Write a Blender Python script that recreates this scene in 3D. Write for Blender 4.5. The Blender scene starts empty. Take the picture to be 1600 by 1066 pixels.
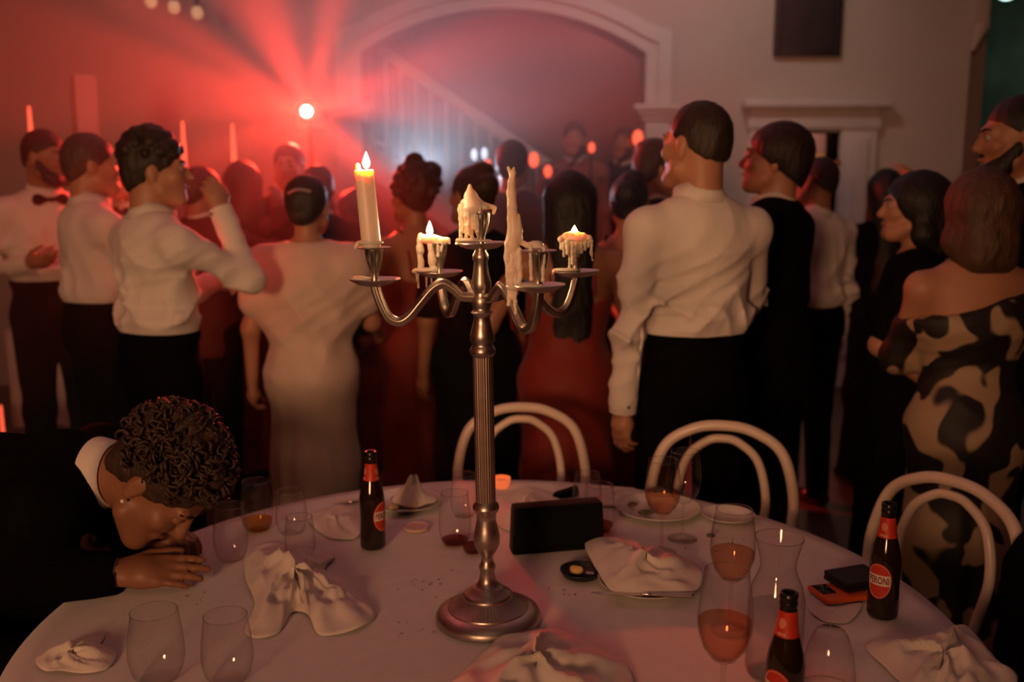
import bpy, bmesh, math, random
import numpy as np
from mathutils import Vector, Matrix, Euler

random.seed(7)
rng = np.random.default_rng(7)
R = math.radians
scene = bpy.context.scene
COL = scene.collection

# ------------------------------------------------------------------ camera
H, FPX, PITCH = 1.6, 1500.0, R(9.4)
cam_d = bpy.data.cameras.new('camera')
cam_d.sensor_width = 36.0
cam_d.lens = 36.0 * FPX / 1600.0
cam_d.clip_end = 60
cam_d.dof.use_dof = True
cam_d.dof.focus_distance = 1.82
cam_d.dof.aperture_fstop = 2.4
cam = bpy.data.objects.new('camera', cam_d)
cam.location = (0, 0, H)
cam.rotation_euler = (math.pi / 2 - PITCH, 0, 0)
COL.objects.link(cam)
scene.camera = cam

def ray(px, py):
    a = (px - 800.0) / FPX
    b = (533.0 - py) / FPX
    return Vector((a, math.cos(PITCH) + b * math.sin(PITCH), -math.sin(PITCH) + b * math.cos(PITCH)))
def at(px, py, Y):
    d = ray(px, py); t = Y / d.y
    return Vector((d.x * t, Y, H + d.z * t))
def on(px, py, z):
    d = ray(px, py); t = (z - H) / d.z
    return Vector((d.x * t, d.y * t, z))
def pxm(Y, z=1.2):
    return FPX / (Y * math.cos(PITCH) + (H - z) * math.sin(PITCH))

# ------------------------------------------------------------------ world, exposure
world = bpy.data.worlds.new('World'); scene.world = world
world.use_nodes = True
bg = world.node_tree.nodes['Background']
bg.inputs[0].default_value = (1.0, 0.66, 0.48, 1)
bg.inputs[1].default_value = 0.004
vs = scene.view_settings
vs.view_transform = 'Standard'; vs.look = 'None'; vs.gamma = 1.0; vs.use_curve_mapping = False
vs.exposure = 0.0
cy = scene.cycles
cy.max_bounces = 5; cy.diffuse_bounces = 2; cy.glossy_bounces = 3; cy.transmission_bounces = 6
cy.volume_bounces = 0; cy.transparent_max_bounces = 24
cy.caustics_reflective = False; cy.caustics_refractive = False
cy.use_denoising = True
cy.use_adaptive_sampling = True; cy.adaptive_threshold = 0.04
cy.sample_clamp_indirect = 4.0

# ------------------------------------------------------------------ lights of the room
def look_rot(loc, target):
    return (Vector(target) - Vector(loc)).to_track_quat('-Z', 'Y').to_euler()
def light(name, kind, loc, target, color, power, **kw):
    d = bpy.data.lights.new(name, kind)
    d.color = color; d.energy = power
    for k, v in kw.items(): setattr(d, k, v)
    o = bpy.data.objects.new(name, d); o.location = loc
    if target is not None: o.rotation_euler = look_rot(loc, target)
    COL.objects.link(o); return o

# warm lamps of the dining side of the room, behind and left of the photographer
lamp = light('dining_room_lamp', 'SPOT', (-1.5, -2.9, 1.95), (-0.7, 3.6, 1.84), (1.0, 0.48, 0.235), 490, spot_size=R(47), spot_blend=1.0, shadow_soft_size=0.4)
lamp.scale = (1.6, 1.0, 1.0)
light('dining_ceiling_lamp', 'AREA', (-0.2, 0.3, 3.35), (-0.2, 1.0, 0), (1.0, 0.82, 0.56), 1.1, shape='DISK', size=1.6)
# the red effect light on its stand, thrown through the haze towards the tables
RED_POS = at(482, 175, 6.1)
def gobo_light(o, scale, lo, hi, floor_, seed, dist=0.0):
    d = o.data; d.use_nodes = True
    nt = d.node_tree; N = nt.nodes; L = nt.links
    em = N['Emission']
    tc = N.new('ShaderNodeTexCoord'); sp = N.new('ShaderNodeSeparateXYZ')
    L.new(tc.outputs['Normal'], sp.inputs[0])
    at2 = N.new('ShaderNodeMath'); at2.operation = 'ARCTAN2'
    L.new(sp.outputs[1], at2.inputs[0]); L.new(sp.outputs[0], at2.inputs[1])
    cs = N.new('ShaderNodeMath'); cs.operation = 'COSINE'; L.new(at2.outputs[0], cs.inputs[0])
    sn = N.new('ShaderNodeMath'); sn.operation = 'SINE'; L.new(at2.outputs[0], sn.inputs[0])
    cb = N.new('ShaderNodeCombineXYZ'); L.new(cs.outputs[0], cb.inputs[0]); L.new(sn.outputs[0], cb.inputs[1])
    cb.inputs[2].default_value = seed
    no = N.new('ShaderNodeTexNoise'); no.inputs['Scale'].default_value = scale; no.inputs['Detail'].default_value = 3.0
    L.new(cb.outputs[0], no.inputs['Vector'])
    mr = N.new('ShaderNodeMapRange'); mr.inputs[1].default_value = lo; mr.inputs[2].default_value = hi
    mr.inputs[3].default_value = floor_; mr.inputs[4].default_value = 1.0
    L.new(no.outputs['Fac'], mr.inputs[0]); L.new(mr.outputs[0], em.inputs['Strength'])
red = light('red_effect_beam', 'SPOT', RED_POS - Vector((-0.02, 0.10, 0)), (-0.2, 0.0, 1.9), (1.0, 0.042, 0.021), 620, spot_size=R(165), spot_blend=0.5, shadow_soft_size=0.04)
gobo_light(red, 2.4, 0.42, 0.62, 0.13, 3.7)
# the cold white flood of the band, low behind the dancers
BLUE_POS = at(655, 285, 6.3)
light('white_flood_beam', 'SPOT', BLUE_POS, BLUE_POS + Vector((0.15, -0.6, 0.75)), (0.60, 0.78, 1.0), 150, spot_size=R(125), spot_blend=0.8, shadow_soft_size=0.05)
# added fill light washing the wall right of the arch, no fixture there
light('wall_wash_fill', 'SPOT', (1.3, 5.7, 3.68), (1.45, 7.5, 2.75), (1.0, 0.82, 0.68), 33, spot_size=R(110), spot_blend=1.0, shadow_soft_size=0.12)
# green lamp in the side room
light('side_room_lamp', 'POINT', (5.6, 9.0, 2.9), None, (0.35, 1.0, 0.75), 3, shadow_soft_size=0.15)
# dim warm lamp on the stair landing and in the room behind the doorway
light('stair_hall_lamp', 'POINT', (0.9, 9.0, 3.1), None, (1.0, 0.30, 0.26), 4, shadow_soft_size=0.2)
light('back_room_lamp', 'POINT', (2.6, 9.2, 2.2), None, (1.0, 0.5, 0.35), 9, shadow_soft_size=0.2)

# ------------------------------------------------------------------ materials
MATS = {}
def mat(name, color, rough=0.6, metal=0.0, var=0.0, vscale=8.0, bump=0.0, bscale=40.0, sss=0.0, sssr=(1, .4, .2), spec=None, sheen=0.0, emit=None, estr=0.0, stretch=None, alpha=None, coat=0.0):
    if name in MATS: return MATS[name]
    m = bpy.data.materials.new(name); m.use_nodes = True
    nt = m.node_tree; N = nt.nodes; L = nt.links
    p = N['Principled BSDF']
    c = (*color, 1.0)
    p.inputs['Base Color'].default_value = c
    p.inputs['Roughness'].default_value = rough
    p.inputs['Metallic'].default_value = metal
    if spec is not None: p.inputs['Specular IOR Level'].default_value = spec
    if sheen: p.inputs['Sheen Weight'].default_value = sheen
    if coat: p.inputs['Coat Weight'].default_value = coat
    if sss:
        p.inputs['Subsurface Weight'].default_value = sss
        p.inputs['Subsurface Radius'].default_value = sssr
        p.inputs['Subsurface Scale'].default_value = 0.012
    if emit is not None:
        p.inputs['Emission Color'].default_value = (*emit, 1); p.inputs['Emission Strength'].default_value = estr
    if var or bump:
        tc = N.new('ShaderNodeTexCoord'); mp = N.new('ShaderNodeMapping')
        L.new(tc.outputs['Object'], mp.inputs[0])
        if stretch: mp.inputs['Scale'].default_value = stretch
        if var:
            no = N.new('ShaderNodeTexNoise'); no.inputs['Scale'].default_value = vscale; no.inputs['Detail'].default_value = 5
            L.new(mp.outputs[0], no.inputs['Vector'])
            rp = N.new('ShaderNodeMapRange'); rp.inputs[1].default_value = 0.3; rp.inputs[2].default_value = 0.7
            rp.inputs[3].default_value = 1 - var; rp.inputs[4].default_value = 1 + var
            L.new(no.outputs['Fac'], rp.inputs[0])
            mx = N.new('ShaderNodeVectorMath'); mx.operation = 'SCALE'; mx.inputs[0].default_value = color
            L.new(rp.outputs[0], mx.inputs['Scale']); L.new(mx.outputs[0], p.inputs['Base Color'])
        if bump:
            nb = N.new('ShaderNodeTexNoise'); nb.inputs['Scale'].default_value = bscale; nb.inputs['Detail'].default_value = 4
            L.new(mp.outputs[0], nb.inputs['Vector'])
            bp = N.new('ShaderNodeBump'); bp.inputs['Strength'].default_value = bump; bp.inputs['Distance'].default_value = 0.01
            L.new(nb.outputs['Fac'], bp.inputs['Height']); L.new(bp.outputs[0], p.inputs['Normal'])
    MATS[name] = m; return m

def thin_glass(name, tint=(0.97, 0.97, 0.97), edge=(0.55, 0.55, 0.55), refl=1.0, rough=0.02):
    """Thin clear wall: clear seen square on, tinted and mirror-like at grazing angles."""
    if name in MATS: return MATS[name]
    m = bpy.data.materials.new(name); m.use_nodes = True
    nt = m.node_tree; N = nt.nodes; L = nt.links
    N.remove(N['Principled BSDF']); out = N['Material Output']
    lw = N.new('ShaderNodeLayerWeight'); lw.inputs['Blend'].default_value = 0.5
    pw = N.new('ShaderNodeMath'); pw.operation = 'POWER'; pw.inputs[1].default_value = 3.0
    L.new(lw.outputs['Facing'], pw.inputs[0])
    mc = N.new('ShaderNodeMix'); mc.data_type = 'RGBA'
    mc.inputs['A'].default_value = (*tint, 1); mc.inputs['B'].default_value = (*edge, 1)
    L.new(pw.outputs[0], mc.inputs['Factor'])
    tr = N.new('ShaderNodeBsdfTransparent'); L.new(mc.outputs['Result'], tr.inputs[0])
    gl = N.new('ShaderNodeBsdfGlossy'); gl.inputs['Roughness'].default_value = rough
    p5 = N.new('ShaderNodeMath'); p5.operation = 'POWER'; p5.inputs[1].default_value = 5.0; L.new(lw.outputs['Facing'], p5.inputs[0])
    sc_ = N.new('ShaderNodeMath'); sc_.operation = 'MULTIPLY_ADD'; sc_.inputs[1].default_value = 0.55 * refl; sc_.inputs[2].default_value = 0.05 * refl; L.new(p5.outputs[0], sc_.inputs[0])
    ms = N.new('ShaderNodeMixShader'); L.new(sc_.outputs[0], ms.inputs[0]); L.new(tr.outputs[0], ms.inputs[1]); L.new(gl.outputs[0], ms.inputs[2])
    L.new(ms.outputs[0], out.inputs[0])
    MATS[name] = m; return m

# ------------------------------------------------------------------ scene-graph helpers
def tag(o, label=None, cat=None, group=None, kind=None):
    if label: o['label'] = label
    if cat: o['category'] = cat
    if group: o['group'] = group
    if kind: o['kind'] = kind
    return o
def thing(name, label, cat, loc=(0, 0, 0), rot=(0, 0, 0), group=None):
    o = bpy.data.objects.new(name, None); o.empty_display_size = 0.1
    o.location = loc; o.rotation_euler = rot; COL.objects.link(o)
    return tag(o, label, cat, group)
def link(name, me, parent=None, m=None, loc=None, rot=None):
    o = bpy.data.objects.new(name, me); COL.objects.link(o)
    if parent is not None: o.parent = parent
    if m is not None and not me.materials: me.materials.append(m)
    if loc is not None: o.location = loc
    if rot is not None: o.rotation_euler = rot
    return o
def structure(o):
    o['kind'] = 'structure'; return o

class MB:
    """collects shapes into one mesh"""
    def __init__(s): s.v = []; s.f = []; s.mi = []
    def add(s, v, f):
        b = len(s.v); s.v += [tuple(x) for x in v]; s.f += [tuple(i + b for i in q) for q in f]; return s
    def box(s, x0, x1, y0, y1, z0, z1, bev=0.0):
        if bev <= 0:
            v = [(x0, y0, z0), (x1, y0, z0), (x1, y1, z0), (x0, y1, z0), (x0, y0, z1), (x1, y0, z1), (x1, y1, z1), (x0, y1, z1)]
            return s.add(v, [(3, 2, 1, 0), (4, 5, 6, 7), (0, 1, 5, 4), (1, 2, 6, 5), (2, 3, 7, 6), (3, 0, 4, 7)])
        bm = bmesh.new(); bmesh.ops.create_cube(bm, size=1)
        for v in bm.verts: v.co = Vector(((x0 + x1) / 2 + v.co.x * (x1 - x0), (y0 + y1) / 2 + v.co.y * (y1 - y0), (z0 + z1) / 2 + v.co.z * (z1 - z0)))
        bmesh.ops.bevel(bm, geom=bm.edges[:], offset=bev, segments=2, affect='EDGES', profile=0.6)
        bm.verts.index_update()
        s.add([v.co[:] for v in bm.verts], [[v.index for v in f.verts] for f in bm.faces]); bm.free(); return s
    def tube(s, pts, r, n=10, closed=False, caps=True, prof=None):
        P = [Vector(p) for p in pts]; m = len(P)
        rr = r if isinstance(r, (list, tuple)) else [r] * m
        T = []
        for i in range(m):
            a = P[(i - 1) % m] if (closed or i > 0) else P[i]
            b = P[(i + 1) % m] if (closed or i < m - 1) else P[i]
            T.append((b - a).normalized())
        up = Vector((0, 0, 1)) if abs(T[0].z) < 0.9 else Vector((1, 0, 0))
        nrm = (up - T[0] * up.dot(T[0])).normalized()
        v = []
        for i in range(m):
            nrm = (nrm - T[i] * nrm.dot(T[i])).normalized(); bi = T[i].cross(nrm)
            for k in range(n):
                a = 2 * math.pi * k / n; q = prof(a) if prof else 1.0
                v.append(P[i] + (nrm * math.cos(a) + bi * math.sin(a)) * rr[i] * q)
        f = []
        for i in range(m if closed else m - 1):
            j = (i + 1) % m
            for k in range(n):
                l = (k + 1) % n
                f.append((i * n + k, i * n + l, j * n + l, j * n + k))
        if caps and not closed:
            f.append(tuple(range(n - 1, -1, -1))); f.append(tuple((m - 1) * n + k for k in range(n)))
        return s.add(v, f)
    def lathe(s, prof, n=32, c=(0, 0, 0), rf=None, cap0=False, cap1=False):
        v = []; f = []
        for i, (r, z) in enumerate(prof):
            for k in range(n):
                a = 2 * math.pi * k / n; q = rf(a, i) if rf else 1.0
                v.append((c[0] + r * q * math.cos(a), c[1] + r * q * math.sin(a), c[2] + z))
        for i in range(len(prof) - 1):
            for k in range(n):
                l = (k + 1) % n
                f.append((i * n + k, i * n + l, (i + 1) * n + l, (i + 1) * n + k))
        if cap0: f.append(tuple(range(n - 1, -1, -1)))
        if cap1: f.append(tuple((len(prof) - 1) * n + k for k in range(n)))
        return s.add(v, f)
    def sphere(s, c, r, n=12, m=8):
        rx, ry, rz = r if isinstance(r, (tuple, list)) else (r, r, r)
        v = [(c[0], c[1], c[2] - rz)]; f = []
        for i in range(1, m):
            t = math.pi * i / m
            for k in range(n):
                a = 2 * math.pi * k / n
                v.append((c[0] + rx * math.sin(t) * math.cos(a), c[1] + ry * math.sin(t) * math.sin(a), c[2] - rz * math.cos(t)))
        v.append((c[0], c[1], c[2] + rz)); top = len(v) - 1
        for k in range(n):
            l = (k + 1) % n
            f.append((0, 1 + l, 1 + k)); f.append((top, top - n + k, top - n + l))
            for i in range(m - 2):
                f.append((1 + i * n + k, 1 + i * n + l, 1 + (i + 1) * n + l, 1 + (i + 1) * n + k))
        return s.add(v, f)
    def prism(s, poly, y0, y1):
        n = len(poly)
        v = [(x, y0, z) for x, z in poly] + [(x, y1, z) for x, z in poly]
        f = [tuple(range(n)), tuple(range(2 * n - 1, n - 1, -1))] + [(i, i + n, (i + 1) % n + n, (i + 1) % n) for i in range(n)]
        return s.add(v, f)
    def mesh(s, name='mesh', smooth=True, sharp=None):
        me = bpy.data.meshes.new(name); me.from_pydata(s.v, [], s.f); me.update()
        if smooth:
            me.polygons.foreach_set('use_smooth', np.ones(len(me.polygons), bool))
            if sharp: me.set_sharp_from_angle(angle=R(sharp))
        return me
    def obj(s, name, m, parent=None, smooth=True, sharp=40, loc=None, rot=None):
        return link(name, s.mesh(name, smooth, sharp), parent, m, loc, rot)

def spline(pts, n=8, closed=False):
    P = [Vector(p) for p in pts]; m = len(P); out = []
    rngs = range(m) if closed else range(m - 1)
    for i in rngs:
        p0 = P[(i - 1) % m] if (closed or i > 0) else P[0] * 2 - P[1]
        p1 = P[i]; p2 = P[(i + 1) % m]
        p3 = P[(i + 2) % m] if (closed or i + 2 < m) else P[-1] * 2 - P[-2]
        for k in range(n):
            t = k / n
            out.append(0.5 * ((2 * p1) + (p2 - p0) * t + (2 * p0 - 5 * p1 + 4 * p2 - p3) * t * t + (3 * p1 - p0 - 3 * p2 + p3) * t ** 3))
    if not closed: out.append(P[-1])
    return out

# ------------------------------------------------------------------ organic surfaces: distance field + surface nets
class Field:
    def __init__(s, h): s.h = h; s.p = []
    def cap(s, a, b, ra, rb=None, k=0.02, sub=False):
        s.p.append(('c', np.array(a, float), np.array(b, float), ra, ra if rb is None else rb, k, sub)); return s
    def ell(s, c, r, k=0.02, rot=None, sub=False):
        r = np.array(r if hasattr(r, '__len__') else (r, r, r), float)
        s.p.append(('e', np.array(c, float), r, None if rot is None else np.array(rot, float), None, k, sub)); return s
    def cut(s, n, d):                                   # removes n.p > d
        n = np.array(n, float); l = np.linalg.norm(n)
        s.p.append(('h', n / l, d / l, None, None, 0, True)); return s
    def bounds(s):
        lo = np.full(3, 1e9); hi = -lo
        for q in s.p:
            if q[6]: continue
            if q[0] == 'c':
                m = max(q[3], q[4]); lo = np.minimum(lo, np.minimum(q[1], q[2]) - m); hi = np.maximum(hi, np.maximum(q[1], q[2]) + m)
            else:
                m = q[2] if q[3] is None else np.full(3, q[2].max()); lo = np.minimum(lo, q[1] - m); hi = np.maximum(hi, q[1] + m)
        return lo, hi
    def mesh(s, name='mesh', disp=None, pad=0.02, relax=1):
        h = s.h; lo, hi = s.bounds(); lo = lo - pad - 2 * h; hi = hi + pad + 2 * h
        n = np.ceil((hi - lo) / h).astype(int) + 1
        ax = [(lo[i] + h * np.arange(n[i])).astype(np.float32) for i in range(3)]
        f = np.full(n, 0.3, np.float32)
        for q in s.p:
            kind, sub, k = q[0], q[6], max(q[5], 1e-4)
            if kind == 'h':
                d = (q[1][0] * ax[0][:, None, None] + q[1][1] * ax[1][None, :, None] + q[1][2] * ax[2][None, None, :] - q[2]).astype(np.float32)
                f = np.maximum(f, d); continue
            if kind == 'c':
                m = max(q[3], q[4]); a0 = np.minimum(q[1], q[2]) - m; a1 = np.maximum(q[1], q[2]) + m
            else:
                m = q[2] if q[3] is None else np.full(3, q[2].max()); a0 = q[1] - m; a1 = q[1] + m
            e = k + 3 * h
            i0 = np.clip(np.floor((a0 - e - lo) / h).astype(int), 0, n); i1 = np.clip(np.ceil((a1 + e - lo) / h).astype(int) + 1, 0, n)
            if np.any(i1 <= i0): continue
            X = ax[0][i0[0]:i1[0], None, None] - np.float32(q[1][0]); Y = ax[1][None, i0[1]:i1[1], None] - np.float32(q[1][1]); Z = ax[2][None, None, i0[2]:i1[2]] - np.float32(q[1][2])
            if kind == 'c':
                ba = (q[2] - q[1]).astype(np.float32); l2 = float(ba @ ba) + 1e-12
                t = np.clip((X * ba[0] + Y * ba[1] + Z * ba[2]) / l2, 0, 1)
                d = np.sqrt((X - ba[0] * t) ** 2 + (Y - ba[1] * t) ** 2 + (Z - ba[2] * t) ** 2) - (q[3] + (q[4] - q[3]) * t)
            else:
                if q[3] is not None:
                    M = q[3].astype(np.float32)         # columns are the ellipsoid's axes
                    X, Y, Z = X * M[0, 0] + Y * M[1, 0] + Z * M[2, 0], X * M[0, 1] + Y * M[1, 1] + Z * M[2, 1], X * M[0, 2] + Y * M[1, 2] + Z * M[2, 2]
                r = q[2].astype(np.float32)
                k0 = np.sqrt((X / r[0]) ** 2 + (Y / r[1]) ** 2 + (Z / r[2]) ** 2); k1 = np.sqrt((X / r[0] ** 2) ** 2 + (Y / r[1] ** 2) ** 2 + (Z / r[2] ** 2) ** 2) + 1e-6
                d = k0 * (k0 - 1) / k1
            sl = (slice(i0[0], i1[0]), slice(i0[1], i1[1]), slice(i0[2], i1[2]))
            a = f[sl]
            if sub:
                hh = np.maximum(k - np.abs(a + d), 0) / k; f[sl] = np.maximum(a, -d) + hh * hh * k * 0.25
            else:
                hh = np.maximum(k - np.abs(a - d), 0) / k; f[sl] = np.minimum(a, d) - hh * hh * k * 0.25
        if disp is not None:
            I = np.nonzero(np.abs(f) < 0.05)
            f[I] += disp(ax[0][I[0]], ax[1][I[1]], ax[2][I[2]]).astype(np.float32)
        for i in range(3):                               # never open at the border
            sl = [slice(None)] * 3
            for e in (0, -1): sl[i] = e; f[tuple(sl)] = np.maximum(f[tuple(sl)], h * 0.5)
        return nets(f, lo, h, name, relax)
    def obj(s, name, m, parent=None, disp=None, relax=1, loc=None):
        return link(name, s.mesh(name, disp, relax=relax), parent, m, loc)

def nets(f, lo, h, name, relax=1):
    S = f < 0
    c = [(i, j, k) for i in (0, 1) for j in (0, 1) for k in (0, 1)]
    n = np.array(f.shape)
    cnt = np.zeros(n - 1, np.int8)
    for i, j, k in c: cnt += S[i:n[0] - 1 + i, j:n[1] - 1 + j, k:n[2] - 1 + k]
    I = np.argwhere((cnt > 0) & (cnt < 8))
    if len(I) == 0: return bpy.data.meshes.new(name)
    ids = np.full(n - 1, -1, np.int64); ids[I[:, 0], I[:, 1], I[:, 2]] = np.arange(len(I))
    acc = np.zeros((len(I), 3)); num = np.zeros(len(I))
    for a in c:
        for ax_ in range(3):
            if a[ax_]: continue
            b = list(a); b[ax_] = 1
            va = f[I[:, 0] + a[0], I[:, 1] + a[1], I[:, 2] + a[2]]; vb = f[I[:, 0] + b[0], I[:, 1] + b[1], I[:, 2] + b[2]]
            x = (va < 0) != (vb < 0); t = np.where(x, va / np.where(x, va - vb, 1), 0)
            p = np.array(a, float)[None, :].repeat(len(I), 0); p[:, ax_] += t
            acc[x] += p[x]; num[x] += 1
    V = (I + acc / num[:, None]) * h + lo
    Q = []
    for ax_ in range(3):
        s0 = [slice(1, None)] * 3; s1 = [slice(1, None)] * 3
        s0[ax_] = slice(0, n[ax_] - 1); s1[ax_] = slice(1, n[ax_])
        for o in range(3):
            if o != ax_: s0[o] = slice(1, n[o] - 1); s1[o] = slice(1, n[o] - 1)
        A = S[tuple(s0)]; B = S[tuple(s1)]
        E = np.argwhere(A != B); inside = A[tuple(E.T)]
        E = E.copy()
        for o in range(3):
            if o != ax_: E[:, o] += 1
        u, w = (ax_ + 1) % 3, (ax_ + 2) % 3
        def cell(du, dw):
            e = E.copy(); e[:, u] += du; e[:, w] += dw
            return ids[e[:, 0], e[:, 1], e[:, 2]]
        q = np.stack([cell(-1, -1), cell(0, -1), cell(0, 0), cell(-1, 0)], 1)
        q[~inside] = q[~inside][:, ::-1]
        Q.append(q)
    Q = np.concatenate(Q)
    for _ in range(relax):
        a2 = np.zeros_like(V); c2 = np.zeros(len(V))
        for i in range(4):
            j = (i + 1) % 4
            np.add.at(a2, Q[:, i], V[Q[:, j]]); np.add.at(c2, Q[:, i], 1)
            np.add.at(a2, Q[:, j], V[Q[:, i]]); np.add.at(c2, Q[:, j], 1)
        V = V * 0.5 + 0.5 * a2 / np.maximum(c2, 1)[:, None]
    me = bpy.data.meshes.new(name)
    me.vertices.add(len(V)); me.vertices.foreach_set('co', V.astype(np.float32).ravel())
    me.loops.add(len(Q) * 4); me.loops.foreach_set('vertex_index', Q.astype(np.int32).ravel())
    me.polygons.add(len(Q)); me.polygons.foreach_set('loop_start', np.arange(0, len(Q) * 4, 4, dtype=np.int32))
    me.polygons.foreach_set('use_smooth', np.ones(len(Q), bool))
    me.update(calc_edges=True)
    return me
# ------------------------------------------------------------------ the setting
TZ = 0.743                                  # table height
m_wall = mat('wall_plaster', (0.62, 0.55, 0.50), 0.9, var=0.06, vscale=1.5, bump=0.05, bscale=60)
m_trim = mat('trim_paint', (0.74, 0.68, 0.66), 0.55, var=0.03, bump=0.03, bscale=30)
m_floor = mat('floor_boards', (0.085, 0.045, 0.028), 0.45, var=0.35, vscale=3, bump=0.15, bscale=12, stretch=(1, 12, 1))
m_ceil = mat('ceiling_paint', (0.55, 0.5, 0.46), 0.9, var=0.04)
m_green = mat('side_room_plaster', (0.16, 0.24, 0.21), 0.85, var=0.5, vscale=1.4)
m_hall = mat('stair_hall_plaster', (0.42, 0.30, 0.29), 0.9, var=0.06, vscale=2)

fl = structure(MB().box(-7, 6.8, -4, 11, -0.08, -0.012).obj('floor', m_floor))
for i in range(46):
    x0 = -7.0 + i * 0.30
    link('floor_board', MB().box(x0, x0 + 0.297, -4.0, 11.0, -0.012, 0.0).mesh('floor_board', False), fl, m_floor)
structure(MB().box(-7, 6.8, -4, 11, 3.75, 3.85).obj('ceiling', m_ceil))
structure(MB().box(-7.1, -6.9, -4, 7.5, 0, 3.75).obj('wall_left', m_wall))
structure(MB().box(6.7, 6.9, -4, 11, 0, 3.75).obj('wall_right', m_green))
structure(MB().box(-7, 6.8, -4.2, -4.0, 0, 3.75).obj('wall_behind', m_wall))

WY = 7.5                                     # the wall with the arch
jl, jr = at(567, 200, WY).x, at(1006, 200, WY).x
spring, crown = at(1006, 84, WY).z, at(790, 14, WY).z
dl, dr, dtop = at(1226, 200, WY).x, at(1312, 200, WY).x, at(1260, 206, WY).z
wend = at(1508, 200, WY).x
cx = (jl + jr) / 2; hw = (jr - jl) / 2; rise = crown - spring
AR = (hw * hw + rise * rise) / (2 * rise); acz = crown - AR
def arc(off=0.0, n=24):
    a0 = math.asin(hw / AR); r = AR + off
    return [(cx + r * math.sin(-a0 + 2 * a0 * i / n), acz + r * math.cos(-a0 + 2 * a0 * i / n)) for i in range(n + 1)]
TH = 0.32
wb = MB()
wb.box(-7, jl, WY, WY + TH, 0, 3.75)
A = arc()
for (xa, za), (xb, zb) in zip(A[:-1], A[1:]):
    wb.prism([(xa, za), (xb, zb), (xb, 3.75), (xa, 3.75)], WY, WY + TH)
wb.box(jr, dl, WY, WY + TH, 0, 3.75)
wb.box(dl, dr, WY, WY + TH, dtop, 3.75)
wb.box(dr, wend, WY, WY + TH, 0, 3.75)
back = structure(wb.obj('wall_back', m_wall, smooth=False))

# arch moulding: three nested bands, then capitals and pilasters under both feet
tr = thing('arch_moulding', None, None); structure(tr); tr.name = 'trim_1'
def arch_band(o0, o1, dep):
    P0 = [(jl - 0 * o0 - 0, 0)] ; b = MB()
    I = [(jl - o0, at(1006, 165, WY).z)] + [(x, z) for x, z in arc(o0)] + [(jr + o0, at(1006, 165, WY).z)]
    O = [(jl - o1, at(1006, 165, WY).z)] + [(x, z) for x, z in arc(o1)] + [(jr + o1, at(1006, 165, WY).z)]
    I[1] = (jl - o0, I[1][1]); I[-2] = (jr + o0, I[-2][1]); O[1] = (jl - o1, O[1][1]); O[-2] = (jr + o1, O[-2][1])
    for k in range(len(I) - 1):
        b.prism([I[k], I[k + 1], O[k + 1], O[k]], WY - dep, WY)
    return b
arch_band(0.0, 0.085, 0.045).obj('moulding_band', m_trim, tr, sharp=25)
arch_band(0.086, 0.125, 0.075).obj('moulding_band', m_trim, tr, sharp=25)
arch_band(0.126, 0.19, 0.055).obj('moulding_band', m_trim, tr, sharp=25)
cz = at(1006, 165, WY).z
for sx, jx in ((1, jr), (-1, jl)):
    def bx_(a0, a1, d, z0, z1, nm):
        x0, x1 = sorted((jx + sx * a0, jx + sx * a1))
        MB().box(x0, x1, WY - d, WY + 0.02, z0, z1, 0.006).obj(nm, m_trim, tr)
    bx_(-0.09, 0.25, 0.14, cz - 0.04, cz + 0.005, 'capital_slab')
    bx_(-0.06, 0.23, 0.115, cz - 0.075, cz - 0.04, 'capital_slab')
    bx_(-0.03, 0.205, 0.09, cz - 0.115, cz - 0.075, 'capital_slab')
    bx_(0.0, 0.19, 0.07, 0.16, cz - 0.115, 'pilaster')
    bx_(-0.02, 0.21, 0.10, 0.0, 0.16, 'plinth')

# doorway casing at the right of the arch
dc = structure(thing('door_1', None, None))
pl_w = at(1368, 200, WY).x - dr
for x0, x1 in ((dr, dr + pl_w), (dl - pl_w, dl)):
    MB().box(x0, x1, WY - 0.05, WY + TH, 0, dtop + 0.02, 0.006).obj('door_jamb', m_trim, dc)
    MB().box(x0 + 0.07, x1 - 0.07, WY - 0.075, WY - 0.05, 0.25, dtop - 0.05, 0.006).obj('jamb_panel', m_trim, dc)
ez = at(1260, 160, WY).z
MB().box(dl - pl_w - 0.02, dr + pl_w + 0.02, WY - 0.07, WY, dtop + 0.02, dtop + 0.12, 0.006).obj('door_header', m_trim, dc)
MB().box(dl - pl_w, dr + pl_w, WY - 0.05, WY, dtop + 0.12, ez - 0.04, 0.004).obj('door_frieze', m_trim, dc)
MB().box(dl - pl_w - 0.07, dr + pl_w + 0.07, WY - 0.16, WY, ez - 0.045, ez + 0.015, 0.012).obj('door_cornice', m_trim, dc)
# room behind the doorway; a yellow panel stands for its lit window
structure(MB().box(1.35, 3.7, 9.4, 9.5, 0, 3.75).obj('wall_back_room', m_hall))
structure(MB().box(1.25, 1.35, WY + TH, 9.5, 0, 3.75).obj('wall_stair_side', m_hall))
structure(MB().box(3.6, 3.72, WY + TH - 0.01, 9.5, 0, 3.75).obj('wall_back_room_side', m_hall))
p = at(1289, 258, 9.36)
t = thing('lit_window_panel', 'small pale yellow panel standing for a lit window, seen through the doorway right of the arch', 'picture', p)
MB().box(-0.13, 0.13, -0.02, 0.035, -0.12, 0.12, 0.006).obj('frame', mat('panel_frame_paint', (0.35, 0.25, 0.15), 0.6, var=0.1), t)
MB().box(-0.11, 0.11, -0.026, -0.02, -0.10, 0.10).obj('canvas', mat('lit_window_yellow', (0.85, 0.62, 0.28), 0.7, var=0.12, vscale=20), t)

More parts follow.
